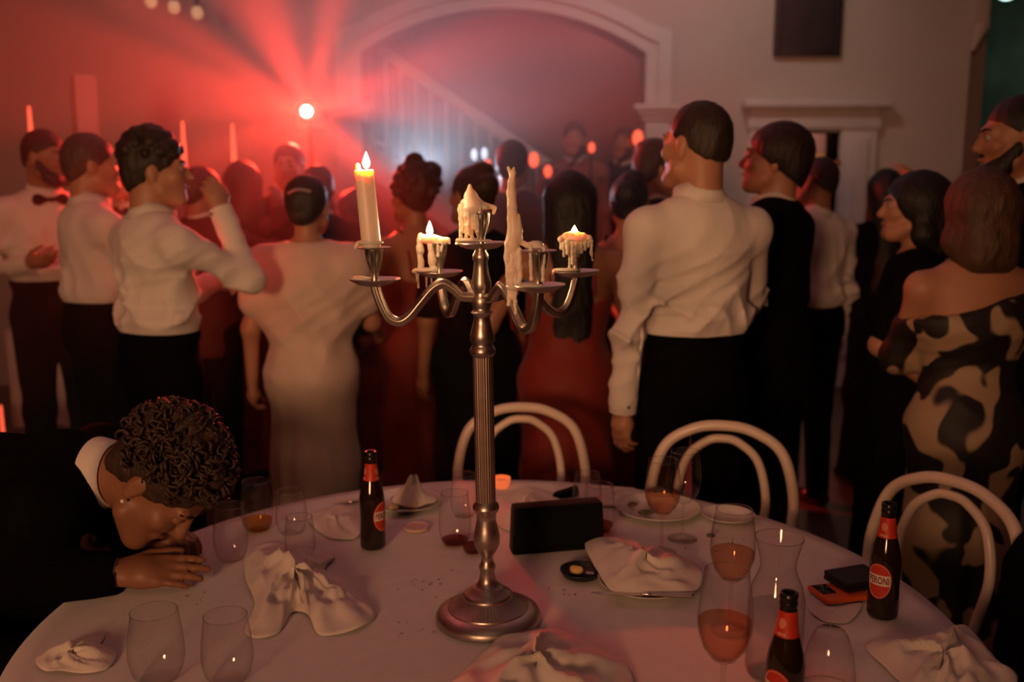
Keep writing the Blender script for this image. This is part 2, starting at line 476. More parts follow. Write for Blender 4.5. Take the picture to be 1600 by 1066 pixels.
# side room with the green light, beyond the right end of the wall
structure(MB().box(3.72, 6.8, 10.6, 10.75, 0, 3.75).obj('wall_side_room', m_green))
sb = thing('side_room_lamp', 'small white downlight glowing in the green side room', 'ceiling lamp', at(1573, -6, 9.9))
MB().lathe([(0.10, 0.05), (0.11, 0.02), (0.10, 0.0), (0.075, 0.0)], 20, cap0=True).obj('housing', mat('lamp_metal', (0.6, 0.6, 0.6), 0.4, 0.8), sb)
MB().sphere((0, 0, 0.0), (0.07, 0.07, 0.035)).obj('bulb', mat('cold_bulb', (0.9, 1, 1), 0.4, emit=(0.7, 1.0, 0.9), estr=2.5), sb)
MB().tube([(0, 0, 0.05), (0, 0, 3.75 - at(1573, -6, 9.9).z)], 0.012, 8).obj('stem', mat('lamp_metal', (0.6, 0.6, 0.6)), sb)
# carved bracket at the wall end
bk = structure(thing('trim_2', None, None))
bz = at(1525, 40, WY).z
MB().box(wend - 0.02, wend + 0.10, WY - 0.05, WY + TH, bz + 0.02, 3.75, 0.01).obj('bracket_post', m_wall, bk)
f = Field(0.012); 
f.cap((wend + 0.03, WY + 0.02, bz + 0.25), (wend + 0.07, WY + 0.02, bz), 0.08, 0.06, 0.03); f.cap((wend + 0.07, WY + 0.02, bz), (wend + 0.02, WY + 0.02, bz - 0.16), 0.06, 0.03, 0.03)
f.obj('bracket_scroll', m_wall, bk)

# stair hall behind the arch
structure(MB().box(-3.2, 1.3, 9.5, 9.6, 0, 3.75).obj('wall_stair_hall', m_hall))
st = thing('staircase', None, None); structure(st)
SY = 8.45
ha, hb = at(590, 74, SY), at(860, 262, SY)
slope = (hb.z - ha.z) / (hb.x - ha.x)
hx0, hx1 = ha.x - 0.5, hb.x + 0.55
def hz(x): return ha.z + slope * (x - ha.x)
MB().tube([(hx0, SY, hz(hx0)), (hx1, SY, hz(hx1))], 0.042, 12, prof=lambda a: 1 + 0.25 * math.cos(2 * a)).obj('handrail', m_trim, st)
for dz in (0.86,):
    q = [(hx0, hz(hx0) - dz), (hx1, hz(hx1) - dz), (hx1, hz(hx1) - dz - 0.28), (hx0, hz(hx0) - dz - 0.28)]
    MB().prism(q, SY - 0.03, SY + 0.03).obj('stringer', m_trim, st, smooth=False)
bm_ = MB().lathe([(0.020, 0), (0.024, 0.1), (0.017, 0.14), (0.026, 0.30), (0.019, 0.55), (0.017, 0.72), (0.023, 0.76), (0.020, 0.86)], 8).mesh('baluster')
x = hx0 + 0.05
while x < hx1 - 0.03:
    link('baluster', bm_, st, m_trim, (x, SY, hz(x) - 0.87)); x += 0.128
MB().box(hx1 - 0.05, hx1 + 0.05, SY - 0.05, SY + 0.05, 0, hz(hx1) + 0.1, 0.012).obj('newel_post', m_trim, st)
nst = 16
for i in range(nst):
    xs = hx1 - (i + 0.5) * (0.18 / -slope); zt = hz(xs) - 0.9
    if zt < 0.05: continue
    MB().box(xs - 0.13, xs + 0.15, SY + 0.03, 9.5, zt - 0.04, zt).obj('tread', m_trim, st, smooth=False)
    MB().box(xs + 0.10, xs + 0.12, SY + 0.03, 9.5, zt - 0.20, zt - 0.04).obj('riser', m_hall, st, smooth=False)

# left of the room: square pillar and white plinth
p0 = at(128, 118, 5.6)
pt = thing('square_pillar', 'tall square white pillar standing behind the man with the bow tie', 'pillar', (p0.x, 5.6, 0), (0, 0, R(38)))
w = 0.058
MB().box(-w, w, -w, w, 0.06, p0.z, 0.006).obj('shaft', mat('pillar_paint', (0.40, 0.34, 0.31), 0.7, var=0.05), pt)
MB().box(-w - 0.03, w + 0.03, -w - 0.03, w + 0.03, 0, 0.06, 0.006).obj('foot', m_trim, pt)
q0 = on(60, 668, 0)
pt = thing('plinth_block', 'low white plinth block on the floor behind the left men', 'plinth', (q0.x, q0.y, 0), (0, 0, R(6)))
MB().box(-0.16, 0.2, 0, 0.3, 0, 0.64, 0.012).obj('body', m_trim, pt)
MB().box(-0.16, 0.2, -0.004, 0.304, 0.64, 0.655, 0.004).obj('top_edge', m_trim, pt)

# dark picture high on the wall
pa, pb = at(1214, -40, WY - 0.03), at(1311, 88, WY - 0.03)
t = thing('dark_picture', 'black framed dark picture high on the wall above the doorway', 'picture', ((pa.x + pb.x) / 2, WY - 0.001, pb.z))
w2, hh = (pb.x - pa.x) / 2, pa.z - pb.z
mk = mat('black_frame', (0.012, 0.010, 0.010), 0.6, var=0.2)
for q in ((-w2, -w2 + 0.05, 0, hh), (w2 - 0.05, w2, 0, hh), (-w2 + 0.05, w2 - 0.05, 0, 0.05), (-w2 + 0.05, w2 - 0.05, hh - 0.05, hh)):
    MB().box(q[0], q[1], -0.06, 0, q[2], q[3], 0.004).obj('frame_bar', mk, t)
MB().box(-w2 + 0.05, w2 - 0.05, -0.035, 0, 0.05, hh - 0.05).obj('canvas', mat('dark_canvas', (0.018, 0.015, 0.015), 0.7, var=0.4, vscale=6), t)

# slim red light tubes against the left wall
m_tube = mat('red_tube', (0.9, 0.2, 0.1), 0.4, emit=(1.0, 0.11, 0.05), estr=1.6)
m_black = mat('black_metal', (0.015, 0.014, 0.014), 0.5, var=0.1)
for (px, ya, yb, Y, lab) in ((45, 166, 282, 6.3, 'slim red light tube behind the head of the man with the bow tie'),
                             (285, 190, 300, 6.4, 'slim red light tube rising right of the curly haired man'),
                             (363, 194, 285, 6.6, 'slim red light tube nearest the red effect light')):
    a_, b_ = at(px, ya, Y), at(px, yb, Y)
    t = thing('light_tube', lab, 'light tube', (a_.x, Y, 0), group='red light tubes along the left wall')
    MB().tube([(0, 0, b_.z), (0, 0, (a_.z + b_.z) / 2), (0, 0, a_.z)], [0.019, 0.016, 0.009], 10).obj('tube', m_tube, t)
    MB().tube([(0, 0, 0.02), (0, 0, b_.z)], 0.012, 8).obj('pole', m_black, t)
    MB().lathe([(0.16, 0), (0.16, 0.012), (0.03, 0.02), (0.015, 0.04)], 16, cap0=True).obj('base', m_black, t)
p0 = at(4, 670, 5.9)
t = thing('light_tube', 'short red light tube standing on the floor at the far left', 'light tube', (p0.x, 5.9, 0), group='red light tubes along the left wall')
MB().tube([(0, 0, 0.02), (0, 0, at(4, 634, 5.9).z)], [0.011, 0.008], 10).obj('tube', m_tube, t)
MB().lathe([(0.06, 0), (0.06, 0.01), (0.02, 0.025)], 14, cap0=True).obj('base', m_black, t)

# hanging pale bulbs at the top left
for k, (px, py) in enumerate(((236, 2), (272, 11), (308, 20))):
    q = at(px, py, 6.7)
    t = thing('pendant_bulb', ('leftmost', 'middle', 'rightmost')[k] + ' of three pale frosted bulbs hanging near the top left', 'pendant lamp', (q.x, q.y, q.z), group='frosted bulbs hanging at the top left')
    MB().sphere((0, 0, 0), (0.04, 0.04, 0.045)).obj('bulb', mat('frosted_bulb', (0.8, 0.7, 0.5), 0.5, emit=(1, 0.55, 0.25), estr=0.35), t)
    MB().lathe([(0.018, 0.035), (0.018, 0.08), (0.006, 0.09)], 10, cap1=True).obj('socket', m_black, t)
    MB().tube([(0, 0, 0.08), (0, 0, 3.75 - q.z)], 0.004, 6).obj('cord', m_black, t)

# the red effect light and the white flood as fixtures on stands
t = thing('effect_light', 'glaring red effect light on a black stand behind the dancers', 'stage light', (RED_POS.x, RED_POS.y, 0))
z = RED_POS.z
MB().lathe([(0.0, 0.13), (0.07, 0.12), (0.075, -0.02), (0.06, -0.045), (0.045, -0.045)], 20).obj('housing', m_black, t, loc=(0, 0, z), rot=(R(-90), 0, 0))
MB().sphere((0, 0, 0), (0.034, 0.02, 0.034), 16, 10).obj('lens', mat('red_lens', (1, 0.6, 0.4), 0.3, emit=(1.0, 0.62, 0.45), estr=22), t, loc=(0, -0.055, z))
MB().tube([(0, 0.05, 0.05), (0, 0.05, z - 0.08)], 0.016, 10).obj('stand_pole', m_black, t)
MB().tube([(-0.1, 0.05, z), (-0.1, 0.05, z - 0.11), (0.1, 0.05, z - 0.11), (0.1, 0.05, z)], 0.008, 8).obj('yoke', m_black, t)
for k in range(3):
    a = 2 * math.pi * k / 3 + 0.4
    MB().tube([(0, 0.05, 0.55), (0.38 * math.cos(a), 0.05 + 0.38 * math.sin(a), 0.012)], 0.010, 8).obj('leg', m_black, t)
t = thing('flood_light', 'cold white flood light hidden behind the dancers heads', 'stage light', (BLUE_POS.x, BLUE_POS.y + 0.09, 0))
z = BLUE_POS.z
MB().box(-0.11, 0.11, -0.02, 0.06, z - 0.08, z + 0.08, 0.01).obj('housing', m_black, t)
MB().box(-0.09, 0.09, -0.025, -0.02, z - 0.06, z + 0.06).obj('lens', mat('white_lens', (0.9, 0.95, 1), 0.3, emit=(0.75, 0.86, 1.0), estr=5), t)
MB().tube([(0, 0.02, 0.02), (0, 0.02, z - 0.08)], 0.016, 10).obj('stand_pole', m_black, t)
MB().lathe([(0.2, 0), (0.2, 0.015), (0.03, 0.025)], 18, (0, 0.02, 0), cap0=True).obj('base', m_black, t)
# small band lamps; the glowing red ones stand for highlights on band gear
for (px, py, Y, r_, colr, lab) in ((741, 242, 6.4, 0.02, 'w', 'left of two small cold white lamps beside the stair foot'), (757, 240, 6.4, 0.02, 'w', 'right of two small cold white lamps beside the stair foot'),
                             (834, 250, 6.2, 0.032, 'r', 'red highlight on band gear, built as a lamp, right of the grey jacketed man'), (856, 268, 6.2, 0.026, 'r', 'red highlight on band gear, built as a lamp, low between the band and the grey jacketed man'),
                             (996, 216, 7.0, 0.038, 'r', 'red highlight on band gear, built as a lamp, beside the capital of the arch'), (924, 231, 6.75, 0.024, 'r', 'red highlight on band gear, built as a lamp, between the two singers'),
                             (762, 258, 6.2, 0.024, 'r', 'red highlight on band gear, built as a lamp, low before the stair foot')):
    q = at(px, py, Y)
    t = thing('band_glow_spot', lab, 'stage light', (q.x, Y, 0), group='small lamps among the band')
    ml = mat('lamp_cold', (0.8, 0.9, 1), 0.3, emit=(0.65, 0.75, 1.0), estr=1.3) if colr == 'w' else m_tube
    MB().sphere((0, -0.02, q.z), (r_, r_ * 0.8, r_ * (1.9 if colr == 'w' else 1.5)), 14, 9).obj('lens', ml, t)
    MB().lathe([(r_ * 1.3, -0.0), (r_ * 1.3, 0.05), (r_, 0.07)], 14, cap1=True).obj('housing', m_black, t, loc=(0, -0.01, q.z), rot=(R(-90), 0, 0))
    MB().tube([(0, 0.02, 0.01), (0, 0.02, q.z)], 0.008, 8).obj('stand_pole', m_black, t)
    MB().lathe([(0.12, 0), (0.12, 0.012), (0.02, 0.02)], 14, (0, 0.02, 0), cap0=True).obj('base', m_black, t)
# low stage under the singers
sx0, sx1 = at(850, 200, 6.9).x, at(1010, 200, 6.9).x
t = thing('stage_platform', 'low black stage platform under the singers', 'platform', (0, 0, 0))
MB().box(sx0 - 0.3, sx1 + 0.25, 6.45, 7.4, 0.26, 0.30, 0.006).obj('deck', m_black, t)
MB().box(sx0 - 0.28, sx1 + 0.23, 6.47, 7.38, 0, 0.26).obj('skirt', m_black, t, smooth=False)

# haze over the dance floor
hm = bpy.data.materials.new('haze'); hm.use_nodes = True
N = hm.node_tree.nodes; N.remove(N['Principled BSDF'])
vsn = N.new('ShaderNodeVolumeScatter'); vsn.inputs['Density'].default_value = 0.06; vsn.inputs['Anisotropy'].default_value = 0.35
vsn.inputs['Color'].default_value = (1, 1, 1, 1)
hm.node_tree.links.new(vsn.outputs[0], N['Material Output'].inputs['Volume'])
hz_ = MB().box(-6.85, 1.1, 3.25, 7.45, 0.02, 3.7).obj('haze', hm, smooth=False)
tag(hz_, 'thin stage haze hanging over the dance floor', 'haze', kind='stuff')
# ------------------------------------------------------------------ table, chairs
m_white = mat('chair_paint', (0.80, 0.66, 0.54), 0.35, var=0.05, vscale=10, coat=0.2)
m_cloth = mat('white_linen', (0.80, 0.76, 0.73), 0.85, var=0.03, vscale=30, bump=0.12, bscale=350, sheen=0.2)
m_nap = mat('napkin_linen', (0.84, 0.76, 0.66), 0.85, var=0.03, vscale=30, bump=0.10, bscale=300, sheen=0.2)
TC = Vector((-0.03, 1.80, 0)); TR = 0.90
t = thing('round_table', 'round banquet table hidden under the white cloth', 'table', TC)
MB().lathe([(0.0, TZ - 0.006), (TR - 0.012, TZ - 0.006), (TR - 0.006, TZ - 0.018), (TR - 0.012, TZ - 0.03), (0, TZ - 0.03)], 64).obj('tabletop', mat('table_wood', (0.25, 0.15, 0.08), 0.6, var=0.2), t)
MB().lathe([(0.05, 0.05), (0.045, 0.4), (0.06, TZ - 0.03)], 20).obj('pedestal', m_black, t)
for k in range(4):
    a = R(45 + 90 * k)
    MB().tube([(0.03 * math.cos(a), 0.03 * math.sin(a), 0.12), (0.2 * math.cos(a), 0.2 * math.sin(a), 0.08), (0.4 * math.cos(a), 0.4 * math.sin(a), 0.02)], [0.03, 0.025, 0.018], 10).obj('foot', m_black, t)
def cloth():
    v = []; f = []; n = 180; rings = []
    for i in range(1, 26): rings.append((TR * i / 25.0, 0))
    for i in range(1, 16): rings.append((TR, i / 15.0))
    v.append((0, 0, TZ))
    for (r, s) in rings:
        for k in range(n):
            a = 2 * math.pi * k / n
            if s == 0:
                x, y = r * math.cos(a), r * math.sin(a)
                z = TZ - 0.0004 + 0.0012 * (math.sin(9 * x + 4 * y) * math.sin(5 * y - 3 * x)) * (1 if r < TR * 0.97 else 0)
                if r > TR * 0.985: z -= 0.001
                v.append((x, y, z))
            else:
                fold = 0.5 + 0.5 * math.sin(17 * a + 1.2 * math.sin(3 * a))
                rr = TR + 0.006 + s * (0.02 + 0.055 * fold) * (1 if s > 0.03 else 0.3)
                v.append((rr * math.cos(a), rr * math.sin(a), TZ - 0.008 - s * 0.62))
    for k in range(n): f.append((0, 1 + k, 1 + (k + 1) % n))
    for i in range(len(rings) - 1):
        for k in range(n):
            l = (k + 1) % n
            f.append((1 + i * n + k, 1 + (i + 1) * n + k, 1 + (i + 1) * n + l, 1 + i * n + l))
    return MB().add(v, f)
o = cloth().obj('tablecloth', m_cloth, loc=TC, sharp=None)
tag(o, 'white linen cloth draped over the round table', 'tablecloth')

def chair_meshes():
    out = []
    hoop = [(-0.185, -0.17, 0.45), (-0.195, -0.185, 0.60), (-0.20, -0.205, 0.72), (-0.165, -0.222, 0.84), (-0.085, -0.232, 0.895), (0, -0.235, 0.908), (0.085, -0.232, 0.895), (0.165, -0.222, 0.84), (0.20, -0.205, 0.72), (0.195, -0.185, 0.60), (0.185, -0.17, 0.45)]
    out.append(('back_hoop', MB().tube(spline(hoop, 8), 0.0155, 14).mesh()))
    inn = [(-0.085, -0.185, 0.455), (-0.108, -0.195, 0.58), (-0.125, -0.208, 0.70), (-0.10, -0.221, 0.81), (-0.045, -0.226, 0.862), (0, -0.227, 0.872), (0.045, -0.226, 0.862), (0.10, -0.221, 0.81), (0.125, -0.208, 0.70), (0.108, -0.195, 0.58), (0.085, -0.185, 0.455)]
    out.append(('back_loop', MB().tube(spline(inn, 8), 0.0125, 14).mesh()))
    ring = [(0.205 * math.cos(a), 0.205 * math.sin(a), 0.447) for a in [2 * math.pi * k / 40 for k in range(40)]]
    out.append(('seat_ring', MB().tube(ring, 0.022, 12, closed=True).mesh()))
    out.append(('seat', MB().lathe([(0.0, 0.440), (0.15, 0.443), (0.19, 0.452), (0.196, 0.462), (0.18, 0.464), (0.10, 0.458), (0, 0.456)], 36).mesh()))
    for sx in (-1, 1):
        out.append(('leg', MB().tube(spline([(sx * 0.135, 0.13, 0.44), (sx * 0.15, 0.15, 0.22), (sx * 0.175, 0.19, 0.0)], 6), [0.018] * 7 + [0.015] * 5 + [0.014], 12).mesh()))
        out.append(('leg', MB().tube(spline([(sx * 0.185, -0.17, 0.45), (sx * 0.18, -0.18, 0.22), (sx * 0.185, -0.235, 0.0)], 6), [0.016] * 13, 12).mesh()))
    ring = [(0.165 * math.cos(a), 0.165 * math.sin(a), 0.26) for a in [2 * math.pi * k / 36 for k in range(36)]]
    out.append(('leg_ring', MB().tube(ring, 0.010, 10, closed=True).mesh()))
    return out
CH = chair_meshes()
def chair(label, px, py, Y, rz, sc=1.0):
    q = at(px, py, Y)
    t = thing('bentwood_chair', label, 'chair', (q.x, q.y, 0), (0, 0, R(rz)), 'white bentwood chairs')
    # place so that the top of the back stands at q
    off = Matrix.Rotation(R(rz), 3, 'Z') @ Vector((0, -0.235, 0))
    t.location = (q.x - off.x, q.y - off.y, 0); t.scale = (sc, sc, q.z / 0.9235)
    for nm, me in CH: link(nm, me, t, m_white)
    return t
chair('white bentwood chair straight behind the candelabra column', 815, 629, 2.95, 180)
chair('white bentwood chair behind the two wine glasses on the plate', 1131, 657, 2.68, 166)
chair('white bentwood chair nearest the camera, behind the standing beer bottle on the right', 1492, 743, 2.26, 122)
chair('white bentwood chair of the sleeping man at the left edge', 2, 692, 2.52, 82)
chair('white bentwood chair far back at the left edge of the room', -36, 515, 4.35, 100)
# ------------------------------------------------------------------ candelabra
def metal(name, color, rough):
    m = mat(name, color, rough, 1.0, var=0.18, vscale=25, bump=0.03, bscale=120); return m
m_silver = metal('tarnished_silver', (0.46, 0.40, 0.35), 0.36)
CB = on(763, 968, TZ)
cand = thing('candelabra', 'tall tarnished silver five-light candelabra in the middle of the table', 'candelabra', CB, (0, R(-0.9), 0))
CM = Matrix.Translation(CB) @ Matrix.Rotation(R(-0.9), 4, 'Y'); CI = CM.inverted()
def zl(y): return at(760, y, CB.y).z - TZ
def ml(px, z): return px / pxm(CB.y, z + TZ)
def prof(rows): return [(ml(h, zl(y)), zl(y)) for y, h in rows][::-1]
MB().lathe([(0, 0.0), (0.100, 0.0), (0.1045, 0.003), (0.105, 0.010), (0.100, 0.019), (0.088, 0.025), (0.080, 0.027), (0.079, 0.0295)], 96).obj('base_rim', m_silver, cand, sharp=50)
MB().lathe([(0.079, 0.029), (0.064, 0.037), (0.052, 0.046), (0.048, 0.049)], 240, rf=lambda a, i: 1 + (0.012 * math.cos(60 * a) if 0 < i < 3 else 0)).obj('fluted_skirt', m_silver, cand, sharp=None)
MB().lathe([(0.049, 0.048), (0.050, 0.052), (0.047, 0.056), (0.044, 0.058), (0.040, 0.060), (0.031, 0.067), (0.027, 0.071)] + prof([(793, 21), (798, 19), (802, 15.5), (812, 15), (826, 18), (838, 20.5), (850, 20), (860, 15), (867, 10), (873, 9), (878, 10), (884, 13), (889, 12.5), (893, 11), (905, 13.5), (914, 17)])[0:], 56).obj('lower_stem', m_silver, cand, sharp=60)
MB().lathe(prof([(783, 15.6), (788, 20), (793, 21)])[::1], 40, cap1=True).obj('shaft_collar', m_silver, cand)
MB().lathe([(ml(15.6, zl(786)), zl(786)), (ml(15.9, zl(670)), zl(670)), (ml(16.3, zl(557)), zl(557))], 192, rf=lambda a, i: 1 - 0.055 * abs(math.cos(12 * a)) ** 3).obj('fluted_shaft', mat('silver_shaft', (0.40, 0.31, 0.25), 0.42, 1.0, var=0.12, vscale=40), cand, sharp=None)
MB().lathe(prof([(381, 8.5), (392, 9.0), (398, 12.5), (405, 12.5), (409, 10.5), (425, 12), (440, 15.5), (449, 16), (455, 13), (459, 12), (465, 15), (473, 16.5), (480, 14), (484, 13), (488, 17), (492, 14), (497, 12.5), (508, 15), (522, 19), (532, 19.5), (538, 16), (541, 17.5), (546, 20), (552, 20), (556, 17)]), 48).obj('upper_stem', m_silver, cand, sharp=60)

PAN = [(0, -0.012), (0.012, -0.0125), (0.030, -0.009), (0.0445, -0.0015), (0.0475, 0.0005), (0.0465, 0.002), (0.030, -0.004), (0, -0.005)]
CUP = [(0.0085, -0.005), (0.007, 0.004), (0.0075, 0.012), (0.011, 0.024), (0.0145, 0.038), (0.0162, 0.052), (0.0175, 0.055), (0.0175, 0.058), (0.0155, 0.058), (0.014, 0.045), (0, 0.040)]
PLATE = [(0.017, 0.0565), (0.030, 0.0585), (0.0325, 0.0600), (0.030, 0.0605), (0.015, 0.059)]
pans = [('A', 586, 437, CB.y - 0.01, True), ('B', 841, 446, CB.y - 0.15, True), ('C', 687, 425, CB.y + 0.15, False), ('D', 900, 424, CB.y + 0.12, False), ('E', 752, 380, CB.y, False)]
PW = {}
grv = lambda a: 1.0 + 0.13 * math.cos(5 * a) + 0.03 * math.cos(10 * a)
for nm, px, py, Y, plate in pans:
    w = at(px, py, Y); PW[nm] = w
    l = CI @ w
    pan = MB().lathe(PAN, 48).obj('drip_pan', m_silver, cand, loc=l, sharp=50)
    cup = MB().lathe(CUP, 72, rf=lambda a, i: 1 + (0.05 * math.cos(18 * a) if 2 < i < 6 else 0)).obj('candle_cup', m_silver, cand, loc=l, sharp=50)
    if plate: MB().lathe(PLATE, 40).obj('wax_plate', m_silver, cup)
    if nm != 'E':
        zc = l.z
        U = [(0.04, -0.037), (0.13, -0.037), (0.20, -0.034), (0.27, -0.021), (0.36, -0.011), (0.46, -0.020), (0.58, -0.046), (0.69, -0.071), (0.79, -0.081), (0.89, -0.071), (0.96, -0.042), (0.995, -0.018), (1.0, -0.005)]
        MB().tube(spline([(l.x * u, l.y * u, zc + d) for u, d in U], 7), 0.0088, 20, prof=grv).obj('arm', m_silver, cand, sharp=None)

# ------------------------------------------------------------------ candles
def wax_mat():
    m = bpy.data.materials.new('candle_wax'); m.use_nodes = True
    p = m.node_tree.nodes['Principled BSDF']
    p.inputs['Base Color'].default_value = (0.86, 0.74, 0.60, 1); p.inputs['Roughness'].default_value = 0.42
    p.inputs['Subsurface Weight'].default_value = 0.55; p.inputs['Subsurface Radius'].default_value = (1.0, 0.55, 0.25)
    p.inputs['Subsurface Scale'].default_value = 0.02
    N = m.node_tree.nodes; L = m.node_tree.links
    tc = N.new('ShaderNodeTexCoord'); no = N.new('ShaderNodeTexNoise'); no.inputs['Scale'].default_value = 160
    bp = N.new('ShaderNodeBump'); bp.inputs['Strength'].default_value = 0.15; bp.inputs['Distance'].default_value = 0.002
    L.new(tc.outputs['Object'], no.inputs['Vector']); L.new(no.outputs['Fac'], bp.inputs['Height']); L.new(bp.outputs[0], p.inputs['Normal'])
    return m
m_wax = wax_mat()
def flame_mat():
    m = bpy.data.materials.new('flame'); m.use_nodes = True
    N = m.node_tree.nodes; L = m.node_tree.links; N.remove(N['Principled BSDF'])
    em = N.new('ShaderNodeEmission'); em.inputs['Color'].default_value = (1.0, 0.74, 0.40, 1); em.inputs['Strength'].default_value = 16
    tp = N.new('ShaderNodeBsdfTransparent'); ad = N.new('ShaderNodeAddShader')
    L.new(em.outputs[0], ad.inputs[0]); L.new(tp.outputs[0], ad.inputs[1])
    L.new(ad.outputs[0], N['Material Output'].inputs[0]); return m
m_flame = flame_mat(); m_wick = mat('wick', (0.02, 0.015, 0.01), 0.9, var=0.2)
def wavy(F, P, a, b, ra, rb, n=6, amp=0.0009, k=0.002):
    a = Vector(a); b = Vector(b); last = a; lr = ra
    for i in range(1, n + 1):
        t = i / n; q = a.lerp(b, t) + Vector((random.uniform(-amp, amp), random.uniform(-amp, amp), 0))
        r = (ra + (rb - ra) * t) * random.uniform(0.8, 1.25)
        F.cap(last, q, lr, r, k); last, lr = q, r
    F.ell(last, lr * 1.25, k)
def candle(nm, label, Y):
    t = thing('candle', label, 'candle', PW[nm], group='candles in the candelabra')
    o = PW[nm]
    def q(px, py, dy=0.0): return at(px, py, Y + dy) - o
    s = 1.0 / pxm(Y, o.z)
    return t, q, s
def flame(t, q, px, y0, y1, Y, hw_px, power):
    a = q(px, y1); b = q(px, y0); h = b.z - a.z; w = hw_px / pxm(Y, 1.4)
    rows = [(0.15, 0.0), (0.7, 0.12), (0.97, 0.27), (1.0, 0.36), (0.86, 0.52), (0.55, 0.72), (0.24, 0.88), (0.02, 1.0)]
    MB().lathe([(r * w, z * h) for r, z in rows], 16, cap0=True).obj('flame', m_flame, t, loc=a)
    MB().tube([a - Vector((0, 0, 0.006)), a + Vector((0.0008, 0, 0.003)), a + Vector((0.0012, 0, 0.006))], 0.0008, 6).obj('wick', m_wick, t)
    d = bpy.data.lights.new('candle_flame_light', 'POINT'); d.color = (1.0, 0.55, 0.25); d.energy = power; d.shadow_soft_size = 0.006
    lo = bpy.data.objects.new('candle_flame_light', d); COL.objects.link(lo); lo.parent = t; lo.location = a + Vector((0, 0, h * 0.45))
CP = 2.6
# tall burning candle on the left arm
t, q, s = candle('A', 'tall lit candle leaning slightly on the left arm of the candelabra', pans[0][3])
F = Field(0.0014)
top, bot = q(568.5, 266), q(580, 380); axv = (top - bot).normalized()
F.cap(bot, top + axv * 0.02, 15.2 * s, 14.6 * s, 0.001)
F.cut(axv[:], axv.dot(top))
F.ell(top + axv * 0.001, (11 * s, 11 * s, 3.2 * s), 0.001, sub=True)
F.obj('wax_stick', m_wax, t)
F = Field(0.0012)
for a, b, r in (((559, 262), (558, 272), 4), ((560, 264), (565, 270), 3), ((557, 272), (561, 292), 4.5), ((561, 292), (565, 306), 3.5), ((565, 306), (566, 318), 2.6), ((566, 318), (569, 352), 1.6)):
    F.cap(q(*a), q(*b), r * s, r * 0.85 * s, 0.003)
F.ell(q(565, 347), 3 * s, 0.002); F.ell(q(559, 259), (3.5 * s, 3.5 * s, 4 * s), 0.002)
F.obj('melted_edge', m_wax, t)
F = Field(0.0012)
F.ell(q(579, 379), (20 * s, 17 * s, 4.5 * s), 0.004); F.cap(q(570, 379), q(559, 381), 4 * s, 3 * s, 0.004)
wavy(F, None, q(559, 380), q(556, 387), 3 * s, 2 * s, 2); wavy(F, None, q(567, 381), q(566, 388), 2.6 * s, 2 * s, 2)
F.obj('wax_drip', m_wax, t)
F = Field(0.0012); F.ell(q(562, 435), (12 * s, 9 * s, 3.6 * s), 0.004); F.ell(q(570, 436), (10 * s, 8 * s, 2.5 * s), 0.004)
F.obj('wax_pool', m_wax, t)
flame(t, q, 572.5, 237, 264, pans[0][3], 6.0, CP)
# stub on the far left arm
t, q, s = candle('C', 'short lit candle stub dripping wax on the far left arm of the candelabra', pans[2][3])
F = Field(0.0012)
F.ell(q(672, 374), (17 * s, 14 * s, 8 * s), 0.004); F.ell(q(657, 372), (5 * s, 6 * s, 8 * s), 0.004); F.cap(q(680, 377), q(700, 375), 6 * s, 4 * s, 0.005); F.cap(q(700, 375), q(702, 380), 2.6 * s, 2.2 * s, 0.003)
F.cap(q(655, 372), q(656, 366), 3 * s, 1.4 * s, 0.002)
F.ell(q(684, 378), (14 * s, 13 * s, 7 * s), 0.004)
F.obj('wax_cap', m_wax, t)
F = Field(0.0012)
wavy(F, None, q(656, 376, -0.006), q(658, 419, -0.006), 5.2 * s, 4.6 * s, 8, 0.001); wavy(F, None, q(672, 378, -0.008), q(677, 421, -0.008), 5.2 * s, 5.2 * s, 8, 0.001)
wavy(F, None, q(684, 380, -0.014), q(684, 400, -0.014), 2.6 * s, 2 * s, 4); wavy(F, None, q(690, 380, -0.014), q(690, 392, -0.014), 2 * s, 2 * s, 3)
F.obj('wax_drip', m_wax, t)
F = Field(0.0011)
F.ell(q(664, 422, -0.004), (17 * s, 13 * s, 4 * s), 0.004); F.ell(q(650, 424, 0), (7 * s, 8 * s, 4 * s), 0.004)
for x, y1, r in ((653, 449, 1.5), (651, 438, 1.2), (666, 453, 1.3), (674, 448, 1.4)): wavy(F, None, q(x, 424), q(x + 0.6, y1), r * s * 1.3, r * s, 5, 0.0003)
F.obj('wax_pool', m_wax, t)
flame(t, q, 671.5, 345, 369, pans[2][3], 5.2, CP * 0.85)
# burned-out centre candle
t, q, s = candle('E', 'burned-out wax stub heaped on the centre cup of the candelabra', pans[4][3])
F = Field(0.0012)
F.cap(q(734, 296), q(736, 310), 4 * s, 10 * s, 0.006); F.cap(q(736, 308), q(739, 322), 11 * s, 18 * s, 0.006); F.cap(q(734, 290), q(734.5, 300), 2.6 * s, 3.4 * s, 0.003)
F.cap(q(745, 318), q(772, 324), 6 * s, 3.4 * s, 0.005); F.ell(q(755, 324), (11 * s, 12 * s, 5 * s), 0.004)
F.cap(q(773, 325), q(771, 333), 2.8 * s, 2.6 * s, 0.002); F.ell(q(724, 317), (5 * s, 6 * s, 5 * s), 0.004)
F.obj('wax_cap', m_wax, t)
F = Field(0.0011)
for x, y1, r, dy in ((719, 370, 3.0, 0), (723, 362, 3.4, -.006), (728, 352, 3.2, -.01), (732, 366, 3.4, -.012), (737, 372, 3.2, -.010), (742, 357, 3.4, -.012), (746, 362, 2.6, -.012), (750, 340, 2.4, -.014), (727, 371, 2.4, .004)):
    wavy(F, None, q(x, 321, dy), q(x + 0.5, y1, dy), r * s, r * s * 0.75, 7, 0.0008)
F.obj('wax_drip', m_wax, t)
